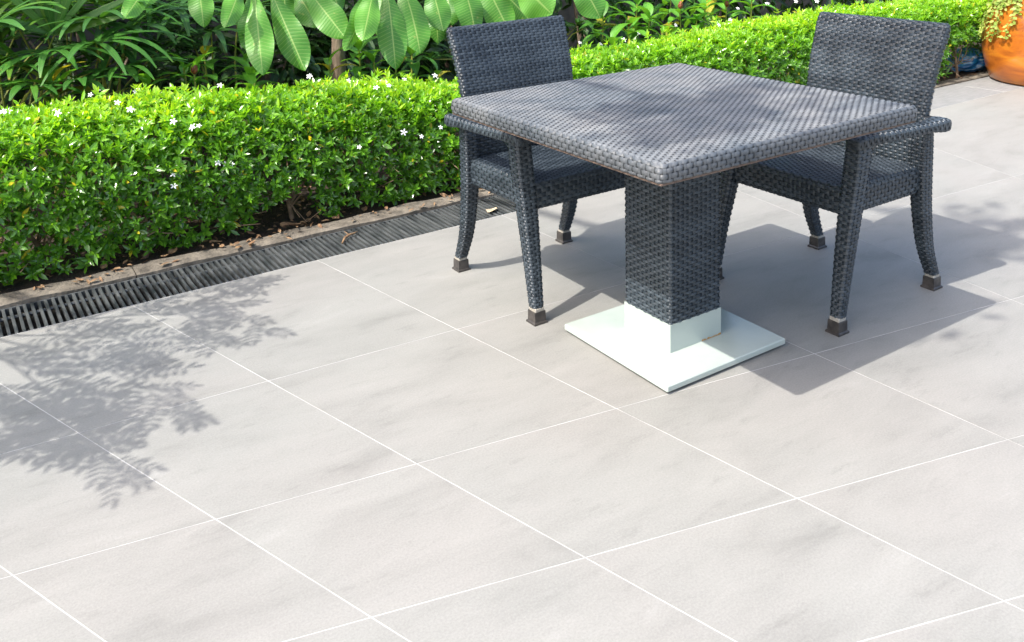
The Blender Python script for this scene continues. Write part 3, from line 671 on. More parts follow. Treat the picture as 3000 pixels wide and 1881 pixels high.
# ------------------------------------------------------------------ fan palms
def blade(L, w, droop, n=9, pleats=2):
    """one finger of a fan leaf along +x"""
    V = []; A = []; cols = [-1, -.5, 0, .5, 1]
    for i in range(n):
        t = i/(n-1); ang = droop*t**1.6; wd = w*.5*(.30+.70*min(1, t/.30))*(1 if t < .62 else 1-.80*((t-.62)/.38)**1.4)
        V.append((t, ang, wd))
    x = z = 0; pts = []; prev = 0
    for i, (t, ang, wd) in enumerate(V):
        if i: x += L/(n-1)*math.cos(prev); z -= L/(n-1)*math.sin(prev)
        prev = ang
        for c in cols: pts.append((x, c*wd, z+(.16*wd if abs(c) == .5 else (-.12*wd if c == 0 else 0)))); A.append((t, c if c else 0))
    F = [(i*5+k, (i+1)*5+k, (i+1)*5+k+1, i*5+k+1) for i in range(n-1) for k in range(4)]
    return np.array(pts), np.array(A, float), F
def fan(parent, hub, axis, up, nb=9, L=.36, spread=2.35, shade=.4, droop=1.0, seedv=0):
    """fan leaf: blades round the hub in the plane spanned by axis and its side, belly towards up"""
    axis = np.asarray(axis, float); axis /= np.linalg.norm(axis); up = np.asarray(up, float); side = np.cross(up, axis); side /= np.linalg.norm(side); up = np.cross(axis, side)
    Vs, Fs, As, n = [], [], [], 0; nb += 3; L *= 1.1; droop *= .85
    for k in range(nb):
        nb_ = nb; a = (k/(nb-1)-.5)*2*spread/1 + RNG.normal(0, .07); d = axis*math.cos(a)+side*math.sin(a)
        d = d + up*RNG.uniform(.05, .30); d /= np.linalg.norm(d)
        V, A, F = blade(L*RNG.uniform(.82, 1.1)*(1-.22*abs(k/(nb-1)-.5)*2), RNG.uniform(.027, .040), droop*RNG.uniform(.55, 1.35))
        R = frames(d[None], (np.array([0, 0, 1.])*.6+up)[None])[0]
        Vs.append(V@R.T + hub); Fs.append(np.array(F)+n); n += len(V)
        sh = np.clip(shade+RNG.normal(0, .12), 0, .92); sh = np.where(A[:, 0] > .93, np.clip(sh+.25*(RNG.uniform() > .5), 0, 1), sh)
        As.append(np.stack([np.broadcast_to(sh, (len(V),)), A[:, 0], A[:, 1]], -1))
    loc = np.array(parent.location)
    return mesh('frond', np.concatenate(Vs)-loc, [np.concatenate(Fs)], 'palmleaf', parent, True, {'leaf': np.concatenate(As)})
def palm(base, hubs, label):
    p = tag(empty('fan_palm', (base[0], base[1], -.01)), label, 'palm', 'fan palms behind the hedge')
    for (hub, axis, kw) in hubs:
        hub = np.asarray(hub, float); fan(p, hub, axis, (0, -.35, 1), **kw)
        r = np.array([base[0]+RNG.normal(0, .07), base[1]+RNG.normal(0, .05), 0]); mid = (r*.45+hub*.55)+np.array([0, .05, .12])
        m = MB(); m.tube(np.array([r, r*.6+mid*.4+[0, 0, .05], mid, hub])-np.array(p.location), [.009, .007, .005, .004], 5); m.build('petiole', 'stemgreen', p)
    return p
def hubpt(x, y, Y): return atd(x, y, Y=Y)
palm((.35, 4.75), [(hubpt(123, 122, 4.48), (.1, -1, .1), dict(nb=10, L=.36, shade=.45, droop=1.25)), (hubpt(128, 82, 4.6), (.05, -.1, 1), dict(nb=9, L=.40, shade=.62, spread=1.2, droop=.5)),
                   (hubpt(20, 150, 4.55), (-.6, -.6, .2), dict(nb=9, L=.36, shade=.75)), (hubpt(77, 203, 4.36), (-.3, -1, .1), dict(nb=9, L=.28, shade=.5, droop=1.1)),
                   (hubpt(-20, 60, 4.5), (.7, -.6, .3), dict(nb=9, L=.36, shade=.6))], 'low dark green fan palm with folded glossy leaves at the hedge end')
palm((.75, 4.8), [(hubpt(235, 47, 4.55), (.3, -1, .2), dict(nb=11, L=.38, shade=.35, droop=1.15)), (hubpt(225, 100, 4.44), (.5, -1, .0), dict(nb=10, L=.40, shade=.45, droop=1.3)),
                  (hubpt(193, 192, 4.34), (.3, -1, .15), dict(nb=10, L=.26, shade=.35, droop=1.0)), (hubpt(288, 160, 4.46), (.2, -1, .1), dict(nb=11, L=.30, shade=.32, droop=1.0)),
                  (hubpt(300, 70, 4.7), (.6, -.6, .3), dict(nb=10, L=.40, shade=.3, droop=1.1))], 'dense fan palm with arching split leaves beside the large hanging leaves')
palm((1.35, 4.95), [(hubpt(497, 75, 4.75), (.1, -1, .0), dict(nb=9, L=.34, shade=.3, droop=1.2)), (hubpt(420, 20, 4.9), (.1, -.8, -.2), dict(nb=9, L=.40, shade=.3)), (hubpt(560, 30, 5.0), (.2, -.8, .1), dict(nb=8, L=.36, shade=.2))],
     'shaded fan palm between the clumped palms and the frangipani trunk')
palm((.1, 5.3), [(hubpt(60, 20, 5.1), (0, -.6, .6), dict(nb=10, L=.42, shade=.3)), (hubpt(180, 10, 5.2), (.1, -.8, .3), dict(nb=10, L=.42, shade=.25)), (hubpt(0, 100, 5.0), (.2, -.8, .2), dict(nb=10, L=.4, shade=.2)), (hubpt(330, 120, 5.1), (.2, -.8, .2), dict(nb=10, L=.4, shade=.15)), (hubpt(150, 150, 4.9), (.1, -.8, .2), dict(nb=10, L=.36, shade=.1)), (hubpt(420, 170, 5.0), (.2, -.8, .2), dict(nb=9, L=.36, shade=.1))],
     'tall dark fan palm at the back against the garden wall')
palm((3.6, 5.3), [(hubpt(1360, 60, 5.1), (0, -.8, .2), dict(nb=9, L=.4, shade=.15)), (hubpt(1450, 30, 5.2), (.1, -.8, .2), dict(nb=9, L=.42, shade=.2)), (hubpt(1330, 130, 4.9), (0, -.8, .2), dict(nb=9, L=.36, shade=.12)), (hubpt(1250, 60, 5.2), (-.2, -.8, .1), dict(nb=9, L=.4, shade=.12)), (hubpt(1010, 140, 5.1), (0, -.8, .2), dict(nb=9, L=.38, shade=.1))],
     'dark fan palm in deep shade behind the costus plants')
palm((.55, 5.0), [(hubpt(x, y, Y), (RNG.normal(0, .4), -.9, RNG.uniform(-.1, .5)), dict(nb=10, L=RNG.uniform(.34, .44), shade=sh, droop=RNG.uniform(.8, 1.4))) for x, y, Y, sh in
     ((40, 60, 4.8, .55), (95, 30, 4.9, .5), (170, 60, 4.85, .45), (260, 20, 4.9, .45), (330, 50, 4.9, .4), (380, 110, 4.95, .3), (270, 120, 4.8, .4), (60, 160, 4.7, .5), (150, 10, 5.0, .6), (340, 10, 5.0, .5))],
     'broad fan palm in the middle of the palm clump')

# ------------------------------------------------------------------ frangipani with big hanging leaves
fr = tag(empty('frangipani_tree', (1.90, 4.72, -.02)), 'frangipani tree with large hanging paddle-shaped leaves and grey brown trunk', 'tree')
frl = np.array(fr.location)
tr_px = [(800, 300), (797, 165), (796, 100), (790, 30), (782, -60), (770, -170)]
tp = [atd(x, y, Y=4.72) for x, y in tr_px]; tp[0][2] = -.02; tp[0][:2] = (1.90, 4.72)
m = MB(); m.tube(np.array(tp)-frl, [.050, .042, .036, .033, .034, .032], 12); m.build('trunk', 'bark', fr, smooth=True)
def paddle(base, tip, w, bow, face, shade, name='leaf'):
    base = np.asarray(base, float); tip = np.asarray(tip, float); d = tip-base; L_ = np.linalg.norm(d); face = np.asarray(face, float)
    R = frames(d[None], face[None])[0]; nt_, nw = 26, 9; V = []; A = []; ts = np.linspace(0, 1, nt_); ph = RNG.uniform(0, 6.28)
    for t in ts:
        wd = w*.5*(math.sin(math.pi*min(1, (t*.98+.02))**1.55))**.72 if t < 1 else .001; wd = max(wd, .004 if t < .12 else .001)
        for c in np.linspace(-1, 1, nw):
            z = bow*L_*(4*t*(1-t)) - .22*abs(c)**1.3*wd + .010*math.sin(t*14+ph+c)*abs(c) + .0022*math.cos(2*math.pi*(24*t-24*.055*abs(c)))*abs(c)
            V.append((t*L_, c*wd, z)); A.append((shade, t, c))
    F = [(i*nw+k, (i+1)*nw+k, (i+1)*nw+k+1, i*nw+k+1) for i in range(nt_-1) for k in range(nw-1)]
    o = mesh(name, np.array(V)@R.T+base-frl, [F], 'frangipani', fr, True, {'leaf': A})
    return o
# base px, tip px, width px, depth Y (base, tip), shade
PD = [((368, -62), (291, 46), 56, 4.40, 4.24, .9), ((462, -70), (480, 64), 64, 4.45, 4.32, .8), ((572, -50), (530, 65), 56, 4.40, 4.22, .95),
      ((598, -30), (619, 177), 72, 4.40, 4.20, .95), ((590, -20), (584, 120), 60, 4.52, 4.40, .45), ((634, -30), (719, 167), 74, 4.45, 4.25, .55),
      ((712, -40), (814, 90), 74, 4.45, 4.26, .8), ((690, -30), (752, 66), 64, 4.55, 4.42, .5),
      ((866, -40), (812, 120), 52, 4.40, 4.24, .95), ((884, -45), (854, 97), 60, 4.34, 4.18, 1.0), ((909, -40), (932, 165), 68, 4.42, 4.24, .45),
      ((944, -45), (990, 127), 76, 4.42, 4.22, .75), ((905, -30), (892, 84), 56, 4.55, 4.42, .6), ((1012, -50), (1044, 74), 60, 4.46, 4.32, .5), ((1020, -40), (1032, 103), 48, 4.60, 4.5, .4), ((1050, -50), (1062, 60), 56, 4.62, 4.5, .35),
      ((1082, -60), (1120, 80), 70, 4.44, 4.32, .55), ((1130, -60), (1200, 78), 72, 4.46, 4.34, .7), ((1210, -50), (1300, 34), 80, 4.36, 4.22, 1.0), ((1165, -40), (1262, 62), 70, 4.5, 4.42, .4),
      ((1340, -70), (1414, 44), 66, 4.6, 4.45, .45), ((1285, -70), (1255, 34), 64, 4.56, 4.46, .5), ((400, -80), (330, 16), 56, 4.5, 4.4, .6), ((668, -60), (672, 60), 60, 4.6, 4.55, .35), ((760, -60), (800, 30), 60, 4.6, 4.5, .5)]
for (bx, by), (tx, ty), w, Y0, Y1, sh in PD:
    b = atd(bx, by, Y=Y0); t = atd(tx, ty, Y=Y1); mpp = np.linalg.norm(atd(tx, ty, Y=Y1)-atd(tx+10, ty, Y=Y1))/10
    paddle(b, t, w*mpp*.93, RNG.uniform(.0, .10), (RNG.normal(-.30, .35), -1, RNG.uniform(.1, .6)), sh)
hubs = [atd(x, y, Y=4.52) for x, y in ((385, -105), (600, -90), (700, -100), (900, -95), (1060, -105), (1200, -105), (1320, -110))]
for hpt in hubs:
    m = MB(); s0 = np.array(tp[4]) if hpt[0] < 2.4 else np.array(tp[5]); mid = s0*.5+hpt*.5+[0, .05, -.02]
    if True: mid = s0*.5+hpt*.5+np.array([0, .10, .06])
    m.tube(np.array([s0, mid, hpt+[0, 0, .04]])-frl, [.026, .022, .018], 8); m.build('branch', 'bark', fr, smooth=True)

# ------------------------------------------------------------------ costus plants with red cones
def ell_tpl():
    V, A = [], []; n, k = 9, 5
    for i in range(n):
        t = i/(n-1); wd = .5*.40*math.sin(math.pi*t**.85)**.8 if 0 < t < 1 else .004
        for c in np.linspace(-1, 1, k): V.append((t, c*wd, .10*math.sin(math.pi*t)-.22*t*t+.25*abs(c)*wd)); A.append((t, c))
    F = [(i*k+q, (i+1)*k+q, (i+1)*k+q+1, i*k+q+1) for i in range(n-1) for q in range(k-1)]
    return np.array(V), np.array(A, float), np.array(F)
ET = ell_tpl()
def cone_mesh(p, axis, parent, loc, s=1.):
    m = MB(); axis = np.asarray(axis, float); axis /= np.linalg.norm(axis); R = frames(axis[None], np.array([[1., 0, .1]]))[0]; V = []; F = []; n = 8; prof = [(0, .007), (.010, .013), (.022, .016), (.035, .014), (.048, .009), (.056, .002)]
    for i, (z, r) in enumerate(prof):
        for k in range(n): rr = r*(1.0+.18*((k+i) % 2)); a = 2*math.pi*k/n; V.append((z*s, rr*s*math.cos(a), rr*s*math.sin(a)))
    F = [(i*n+k, i*n+(k+1) % n, (i+1)*n+(k+1) % n, (i+1)*n+k) for i in range(5) for k in range(n)]
    mesh('flower_cone', np.array(V)@R.T+p-loc, [F, [tuple(range(n-1, -1, -1)), tuple(range(40, 48))]], 'cone', parent)
def costus(px, py, Y, label, nl=6, ll=.10, cone=False, lean=None, shade=.6, tint=0):
    top = atd(px, py, Y=Y); lean = lean or RNG.normal(0, .05); base = np.array([top[0]-lean, Y+.10, 0.])
    c = tag(empty('costus_plant', base), label, 'plant', 'costus plants behind the hedge'); loc = base
    t = np.linspace(0, 1, 7)[:, None]; path = base+(top-base)*t+np.array([0, -.03, 0])*np.sin(np.pi*t)
    m = MB(); m.tube(path-loc, np.linspace(.0075, .0045, 7), 6); m.build('stem', 'stemgreen', c)
    ph = RNG.uniform(0, 6.28)
    for k in range(nl):
        s = 1-(k/nl)*.45*min(1, .35/max(.2, top[2])); p = base+(top-base)*s; a = ph+k*2.1; el = .75-.13*k+RNG.normal(0, .12)
        d = np.array([math.cos(a)*math.cos(el), math.sin(a)*math.cos(el), math.sin(el)]); u = np.array([-math.cos(a)*math.sin(el), -math.sin(a)*math.sin(el), math.cos(el)])
        sz = ll*RNG.uniform(.8, 1.2); V, A, F = ET; R = frames(d[None], u[None])[0]
        sh = float(np.clip(shade+RNG.normal(0, .15), 0, .8)); sh = .97 if RNG.uniform() < .04+tint else sh
        mesh('leaf', (V*sz)@R.T+p-loc, [F], 'costusleaf', c, True, {'leaf': np.stack([np.full(len(V), sh), A[:, 0], A[:, 1]], -1)})
    if cone: cone_mesh(top+[0, -.004, -.004], (RNG.normal(0, .1), -.15, 1), c, loc)
    return c
CP = [(137, 214, 4.34, 7, .12, True, .6, .2), (125, 195, 4.38, 5, .15, False, .6, .1), (348, 203, 4.34, 6, .10, False, .65, 0), (457, 172, 4.40, 8, .11, True, .55, 0), (432, 160, 4.46, 6, .10, False, .6, 0),
      (480, 130, 4.55, 6, .10, False, .35, .1), (590, 172, 4.42, 7, .12, False, .45, .1), (575, 135, 4.52, 6, .10, False, .4, 0), (775, 150, 4.46, 6, .10, False, .4, .25), (600, 196, 4.34, 6, .09, False, .7, 0),
      (845, 118, 4.55, 8, .12, False, .45, 0), (880, 135, 4.48, 7, .11, False, .45, 0), (935, 150, 4.44, 7, .11, False, .5, .1), (970, 118, 4.6, 7, .12, False, .35, 0), (1030, 170, 4.42, 6, .10, False, .4, 0),
      (1350, 150, 4.5, 5, .12, False, .3, .2), (1420, 40, 4.6, 7, .15, False, .35, 0), (1480, 60, 4.5, 8, .14, True, .5, .1), (1530, 40, 4.5, 8, .14, False, .6, 0), (1600, 20, 4.45, 8, .14, True, .7, .1), (1660, 12, 4.45, 8, .14, False, .7, 0), (1710, 15, 4.44, 8, .13, True, .7, .1),
      (1440, 95, 4.42, 7, .13, False, .4, 0), (1560, 70, 4.42, 7, .13, False, .55, .1), (1640, 45, 4.4, 6, .12, False, .65, .1), (1770, 0, 4.44, 7, .13, False, .7, 0), (1500, 10, 4.7, 8, .15, False, .4, 0), (1580, -20, 4.7, 8, .15, False, .5, 0), (1680, -30, 4.7, 8, .15, False, .5, 0)]
for k, (px, py, Y, nl, ll, cone, sh, ti) in enumerate(CP):
    where = 'in front of the fan palms' if px < 400 else 'under the large hanging leaves' if px < 1250 else 'beyond the hedge between the two chairs'
    ll *= 1.3; nl += 2
    costus(px, py, Y, ('leafy green costus stem with a red flower cone ' if cone else 'leafy green costus stem with pointed oval leaves ')+where, nl, ll, cone, None, sh, ti)

# ------------------------------------------------------------------ dark shrubs against the wall
for k, (x, y, rx, h) in enumerate(((-.5, 5.6, .7, 1.7), (.8, 5.75, .7, 1.5), (1.7, 5.45, .55, .95), (2.4, 5.55, .55, .95), (3.1, 5.7, .7, 1.1), (4.2, 5.5, .8, 1.5), (5.6, 5.5, .8, 1.6), (7.0, 5.3, .9, 1.6), (8.6, 5.2, .9, 1.6))):
    s = tag(empty('background_shrub', (x, y, -.01)), 'dark leafy shrub in deep shade against the garden wall', 'shrub', 'dark shrubs along the garden wall')
    n = 900; q = RNG.normal(0, 1, (n, 3)); q /= np.linalg.norm(q, axis=1, keepdims=True); r = RNG.uniform(.35, 1, n)**.5
    P = q*r[:, None]*np.array([rx, .40, h*.5])+np.array([0, 0, h*.52]); P += .05*RNG.normal(0, 1, P.shape); P[:, 2] = np.abs(P[:, 2])+.03
    leaves_mesh('foliage', P, q+RNG.normal(0, .5, (n, 3))+[0, 0, -.2], q+[0, 0, .8], RNG.uniform(.10, .17, n), RNG.uniform(0, 1, n), 'darkleaf', s)['kind'] = 'stuff'
    m = MB()
    for e in range(5): tp_ = np.array([RNG.uniform(-rx, rx)*.6, RNG.uniform(-.2, .2), h*RNG.uniform(.5, .9)]); m.tube([(0.02*e, 0, 0), tp_*.5+[0, 0, .05], tp_], [.016, .011, .005], 6)
    m.build('stem', 'bark', s)

# ------------------------------------------------------------------ tall tree beside the patio: its branches throw the leaf shadows
tree = tag(empty('shade_tree', (-2.3, 4.75, -.02)), 'tall tree with feathery compound leaves standing beyond the end of the hedge', 'tree'); tl = np.array(tree.location)
m = MB(); m.tube(np.array([(-2.3, 4.75, -.02), (-2.28, 4.72, 1.2), (-2.35, 4.6, 2.6), (-2.3, 4.5, 4.2), (-2.2, 4.2, 6.0), (-2.1, 3.9, 7.2)])-tl, [.17, .14, .12, .10, .075, .04], 12); m.build('trunk', 'bark', tree, smooth=True)
TLV = leaf_tpl(w=.33, fold=.06, droop=.1)
def lift(g, z): return np.array([g[0], g[1], 0.]) - SUN_T*z
def compound(P, D, U, Sz, Sh, mbt, p0, d, L_, pairs, ll, flat=.0):
    """compound leaf: rachis with leaflets in pairs"""
    d = d/np.linalg.norm(d); nrm = np.array([RNG.normal(0, .25)-.25, RNG.normal(0, .25), 1.]); side = np.cross(nrm, d); side /= np.linalg.norm(side); nrm = np.cross(d, side)
    pts = [p0+d*L_*t-np.array([0, 0, .10*L_*t*t]) for t in np.linspace(0, 1, 5)]; mbt.tube(np.array(pts)-tl, [.0025, .002, .0018, .0014, .001], 4)
    for i in range(pairs):
        t = (i+.8)/pairs; p = p0+d*L_*t-np.array([0, 0, .10*L_*t*t])
        for s in (-1, 1):
            P.append(p); D.append(d*.75+side*s+RNG.normal(0, .15, 3)); U.append(nrm+RNG.normal(0, .2, 3)); Sz.append(ll*RNG.uniform(.8, 1.15)*(1-.25*abs(t-.5))); Sh.append(RNG.uniform())
    P.append(p0+d*L_); D.append(d); U.append(nrm); Sz.append(ll); Sh.append(RNG.uniform())
P, D, U, Sz, Sh = [], [], [], [], []; tw = MB()
ZB = 1.45
stems = [[(-60, 800), (60, 880), (150, 960), (240, 1050), (318, 1140)], [(-40, 790), (120, 830), (260, 870), (380, 930), (470, 992)], [(60, 780), (220, 745), (400, 700), (540, 700), (655, 775)],
         [(200, 745), (380, 690), (520, 668), (632, 660)], [(-80, 900), (20, 960), (110, 1000), (190, 1060)], [(40, 790), (180, 790), (300, 800), (388, 850)], [(220, 750), (360, 740), (460, 745), (520, 800)], [(-80, 830), (20, 850), (150, 890), (250, 950), (300, 1010)], [(-60, 950), (0, 985), (50, 1030)]]
for si, st in enumerate(stems):
    g = [atd(x, y, Z=0)[:2] for x, y in st]; g = [np.array(g[0])+(np.array(q)-np.array(g[0]))*.94 for q in g]; pts = np.array([lift(q, ZB+.10*math.sin(si*1.3)-.03*k) for k, q in enumerate(g)])
    k = cr(np.c_[np.arange(len(pts)), pts], 22)[:, 1:]; tw.tube(k-tl, np.linspace(.006, .002, 22), 5)
    tw.tube(np.array([(-2.32, 4.65, 2.2), (-1.9, 4.0, 2.3+.04*si), k[0]+[-.15, .1, .12], k[0]])-tl, [.02, .014, .009, .006], 5)
    for j in range(3, 22):
        if j % 2 == 0 and j < 14: continue
        t = j/21; d0 = k[min(j+1, 21)]-k[max(j-1, 0)]; d0 /= np.linalg.norm(d0); s = 1 if j % 2 else -1
        sd_ = np.cross([0, 0, 1.], d0); d = d0+sd_*s*(.75 if t < .9 else .3)+RNG.normal(0, .12, 3)
        big = 1.0 if t < .75 else .75
        compound(P, D, U, Sz, Sh, tw, k[j], d, RNG.uniform(.13, .20)*big, 6, .060*big)
tw.build('low_branches', 'twig', tree)
leaves_mesh('low_leaves', np.array(P)-tl, np.array(D), np.array(U), np.array(Sz), np.array(Sh), 'treeleaf', tree, tpl=TLV)['kind'] = 'stuff'
# high crown: clumps of leaves over the bed, plus boughs whose soft shadows cross the table and the far chair
P, D, U, Sz, Sh = [], [], [], [], []; tw = MB()
def clump(c, rad, n, ll):
    q = RNG.normal(0, .5, (n, 3))*np.array(rad); 
    for v in q:
        P.append(c+v); d = RNG.normal(0, 1, 3); d[2] -= .3; D.append(d); U.append(np.array([RNG.normal(0, .5), RNG.normal(0, .5), 1])); Sz.append(ll*RNG.uniform(.7, 1.2)); Sh.append(RNG.uniform())
def bough(a, c):
    a = np.array(a, float); tw.tube(np.array([a, a*.6+c*.4+[0, 0, .25], a*.25+c*.75+[0, 0, .2], c])-tl, [.045, .035, .025, .012], 6)
TTOP = (-2.3, 4.5, 4.2)
for (x, y, z) in [(-1.9+.75*i+RNG.normal(0, .15), 5.05+.75*(i % 2)+RNG.normal(0, .1), 3.0+RNG.normal(0, .2)) for i in range(9)] + [(-2.1+.8*i, 5.1+RNG.normal(0, .15), 2.4) for i in range(6)]:
    c = np.array([x, y, z]); clump(c, (.85, .55, .45), 85, .16); bough((-2.32, 4.55, 3.2+.1*x), c)
def above(px, py, zt, z): g = at(px, py, Z=zt); return g - SUN_T*(z-zt)
for (px, py, rad, n) in [(a, b, .09, 40) for a, b in ((1800, 335), (1880, 312), (1960, 300), (1990, 340), (2060, 335), (2120, 300), (2150, 276), (2205, 264), (1920, 382), (2000, 395), (2070, 375), (2170, 338))] + [(a, b, .22, 22) for a, b in ((2350, 290), (2450, 300), (2560, 312), (2300, 340))]:
    c = above(px, py, .766, 4.6); clump(c, (rad, rad, .12), n, .10)
bough((-2.2, 4.3, 5.2), above(2060, 310, .766, 4.6))
for (dx, dy, zt, n) in ((.05, .0, .8, 60), (.07, -.18, .72, 60), (.08, -.05, .62, 30), (.05, .2, .75, 16)):
    g = np.array([2.86+dx, 1.95+dy, zt]); c = g-SUN_T*(6.4-zt); clump(c, (.2, .3, .25), n, .14)
bough((-2.12, 4.0, 6.7), np.array([2.9, 1.9, .7])-SUN_T*5.6)
tw.build('boughs', 'bark', tree)
leaves_mesh('crown', np.array(P)-tl, np.array(D), np.array(U), np.array(Sz), np.array(Sh), 'treeleaf', tree, tpl=TLV)['kind'] = 'stuff'

# ------------------------------------------------------------------ orange pot with trailing plant, blue bag
PC = at(2916, 238, Z=0); px_m = np.linalg.norm(at(2916, 238, Z=0)-at(2926, 238, Z=0))/10
rb = .40; rt = CR.copy(); rt[2] = 0; rt /= np.linalg.norm(rt); PC = PC + rt*rb*1.0
pot = tag(empty('clay_pot', (PC[0], PC[1], .001)), 'large round orange glazed pot standing on the floor beside the hedge', 'pot')
prof = [(0, .0), (.37, .0), (rb, .015), (.425, .09), (.452, .20), (.462, .30), (.452, .40), (.425, .50), (.38, .60), (.335, .68), (.315, .73), (.34, .76), (.345, .785), (.32, .79), (.295, .76), (.28, .70), (.0, .69)]
n = 64; V = []; F = []
for (r, z) in prof:
    for k in range(n): a = 2*math.pi*k/n; rr = r*(1+.006*math.sin(3*a+z*7)); V.append((rr*math.cos(a), rr*math.sin(a), z))
F = [(i*n+k, i*n+(k+1) % n, (i+1)*n+(k+1) % n, (i+1)*n+k) for i in range(len(prof)-4) for k in range(n)]
mesh('body', V, [F], 'glaze', pot, True)
m = MB(); rr = .29; m.add([(rr*math.cos(2*math.pi*k/n), rr*math.sin(2*math.pi*k/n), z) for z in (.68, .735) for k in range(n)], [[(k, (k+1) % n, n+(k+1) % n, n+k) for k in range(n)], [tuple(range(n, 2*n))]]); m.build('soil_fill', 'soil', pot)
tp_ = tag(empty('trailing_plant', (PC[0], PC[1], .735)), 'pale yellow green trailing plant spilling over the rim of the orange pot', 'plant'); tpl_ = np.array(tp_.location)
def pot_r(z): return np.interp(z, [.0, .09, .2, .3, .4, .5, .6, .68, .73, .785], [.40, .425, .452, .462, .452, .425, .38, .335, .325, .35])
P, D, U, Sz, Sh = [], [], [], [], []; m = MB()
a_cam = math.atan2(-PC[1], -PC[0])
for s in range(46):
    a = a_cam + RNG.uniform(-1.9, 1.2); low = .735-RNG.uniform(.05, .22) if s > 9 else .735-RNG.uniform(.25, .42)
    if -1.35 < a-a_cam < -.75 and s % 2: low = .735-RNG.uniform(.3, .50)
    pts = [(.20*math.cos(a), .20*math.sin(a), .74), (.30*math.cos(a), .30*math.sin(a), .83), (.37*math.cos(a), .37*math.sin(a), .80)]
    for z in np.linspace(.74, low, 7): r = pot_r(z)+.02+.01*RNG.uniform(); aa = a+.04*math.sin(z*20+s); pts.append((r*math.cos(aa), r*math.sin(aa), z))
    k = cr(np.c_[np.arange(len(pts)), np.array(pts)], 30)[:, 1:]; m.tube(k-[0, 0, .734], .002, 4)
    for j in range(4, 30):
        o = np.array([math.cos(a), math.sin(a), 0]); sd_ = np.array([-math.sin(a), math.cos(a), 0])
        for sg in (-1, 1):
            P.append(k[j]-[0, 0, .734]+RNG.normal(0, .010, 3)+o*.006); D.append(sd_*sg+o*.4+[0, 0, RNG.normal(-.3, .3)]); U.append(o+[0, 0, .6]+RNG.normal(0, .25, 3)); Sz.append(RNG.uniform(.022, .042)); Sh.append(RNG.uniform())
m.build('vine', 'stemgreen', tp_)
leaves_mesh('foliage', np.array(P), np.array(D), np.array(U), np.array(Sz), np.array(Sh), 'trailleaf', tp_, width=RNG.uniform(1.5, 2.3, len(P)))['kind'] = 'stuff'
bc = at(2866, 178, Y=3.80)
nu, nv = 56, 32; U_, V_ = np.meshgrid(np.linspace(0, 2*np.pi, nu, endpoint=False), np.linspace(-np.pi/2, np.pi/2, nv), indexing='ij')
Q = np.stack([.17*np.cos(V_)*np.cos(U_), .12*np.cos(V_)*np.sin(U_), .085*np.sin(V_)], -1); q = Q.reshape(-1, 3)
cr_ = 1+.28*np.abs(vnoise(q*24, 71))+.16*vnoise(q*60, 72); Q = (q*cr_[:, None]).reshape(Q.shape); Q[..., 2] = np.maximum(Q[..., 2], -.07)
m = MB(); m.grid(Q, close_u=True); bag = m.build('plastic_bag', 'bluebag', smooth=True); bag.location = (bc[0]+.08, 3.92, .080)
tag(bag, 'crumpled blue and white plastic bag lying under the hedge beside the orange pot', 'bag')

# ------------------------------------------------------------------ small litter
def dry_leaf(name, p, s, mat, label, rz, curl=.5):
    V, A = [], []; n, k = 9, 5
    for i in range(n):
        t = i/(n-1); wd = .5*.55*math.sin(math.pi*(.04+.94*t)**.9)**.8
        for c in np.linspace(-1, 1, k): V.append(((t-.5)*s, c*wd*s, s*(.06+curl*.22*(abs(c)*wd*2)**1.2+.12*math.sin(t*5+c)*.5+curl*.12*(t-.5)**2*4)))
    F = [(i*k+q, (i+1)*k+q, (i+1)*k+q+1, i*k+q+1) for i in range(n-1) for q in range(k-1)]
    V = np.array(V); V[:, 2] -= V[:, 2].min(); V2 = V+[0, 0, .0012]; N = len(V)
    o = mesh(name, np.concatenate([V2, V]), [F, [(a+N, d+N, c+N, b+N) for a, b, c, d in F]], mat, None, True); o.location = p; o.rotation_euler = (0, 0, rz); return tag(o, label, 'leaf')
p = atd(1158, 497, Z=.0); dry_leaf('dry_leaf', (p[0], p[1], -.001), .075, 'paleleaf', 'pale tan dry leaf curled on the drain grate beside the chair leg', .4, .9)
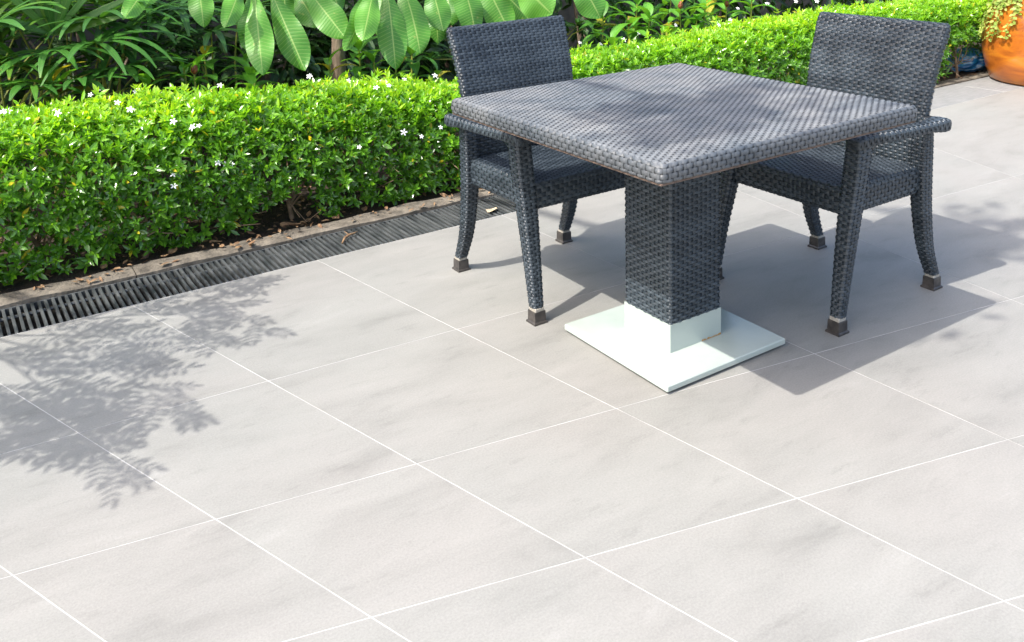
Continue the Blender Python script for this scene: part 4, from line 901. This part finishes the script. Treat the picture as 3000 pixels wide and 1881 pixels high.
for k, (x, y, s, t) in enumerate(((690, 538, .09, 'brown'), (410, 600, .06, ''), (1130, 470, .05, ''), (905, 525, .05, ''), (520, 585, .05, ''), (250, 640, .05, ''))):
    p = atd(x, y, Z=.01); yy = max(p[1], 3.745)
    o = dry_leaf('dry_leaf', (p[0], yy, .012), s, 'deadleaf', 'curled brown fallen leaf on the soil under the hedge', RNG.uniform(0, 6.28), 1.); o['group'] = 'fallen leaves under the hedge'
tw_ = [atd(x, y, Z=z) for x, y, z in ((806, 572, .004), (812, 560, .008), (822, 553, .012), (834, 549, .010), (842, 545, .004))]
m = MB(); c0 = np.array([tw_[2][0], tw_[2][1], 0]); m.tube(np.array(tw_)-c0, [.004, .006, .005, .004, .002], 6); m.tube(np.array([tw_[2], tw_[2]+[-.012, .02, .012]])-c0, [.003, .0015], 5)
o = m.build('dry_twig', 'deadleaf', smooth=True); o.location = c0; tag(o, 'short bent brown twig lying across the drain grate', 'twig')
# litter on the soil: countless crumbs of dead leaf
n = 2600; x = RNG.uniform(-1, 8, n); y = RNG.uniform(3.735, 4.4, n)
q = RNG.normal(0, 1, (n, 3)); q[:, 2] *= .2
zl = np.full(n, .012)+RNG.uniform(0, .012, n); y[:90] = RNG.uniform(3.60, 3.72, 90); x[:90] = RNG.uniform(-.2, 3.2, 90); zl[:90] = .022; y[90:130] = RNG.uniform(3.60, 3.72, 40); x[90:130] = RNG.uniform(-.2, 3.2, 40); zl[90:130] = .022
lo = leaves_mesh('leaf_litter', np.stack([x, y, zl], -1), q, RNG.normal(0, .3, (n, 3))+[0, 0, 1], RNG.uniform(.015, .045, n), RNG.uniform(0, 1, n), 'deadleaf', None, width=RNG.uniform(.8, 1.6, n))
tag(lo, 'brown crumbs of dead leaves scattered over the soil under the hedge', 'leaf litter', kind='stuff')

# ------------------------------------------------------------------ render
SC.render.engine = 'CYCLES'; SC.render.resolution_x = 1024; SC.render.resolution_y = 642
SC.cycles.max_bounces = 7; SC.cycles.transparent_max_bounces = 6; SC.cycles.transmission_bounces = 4
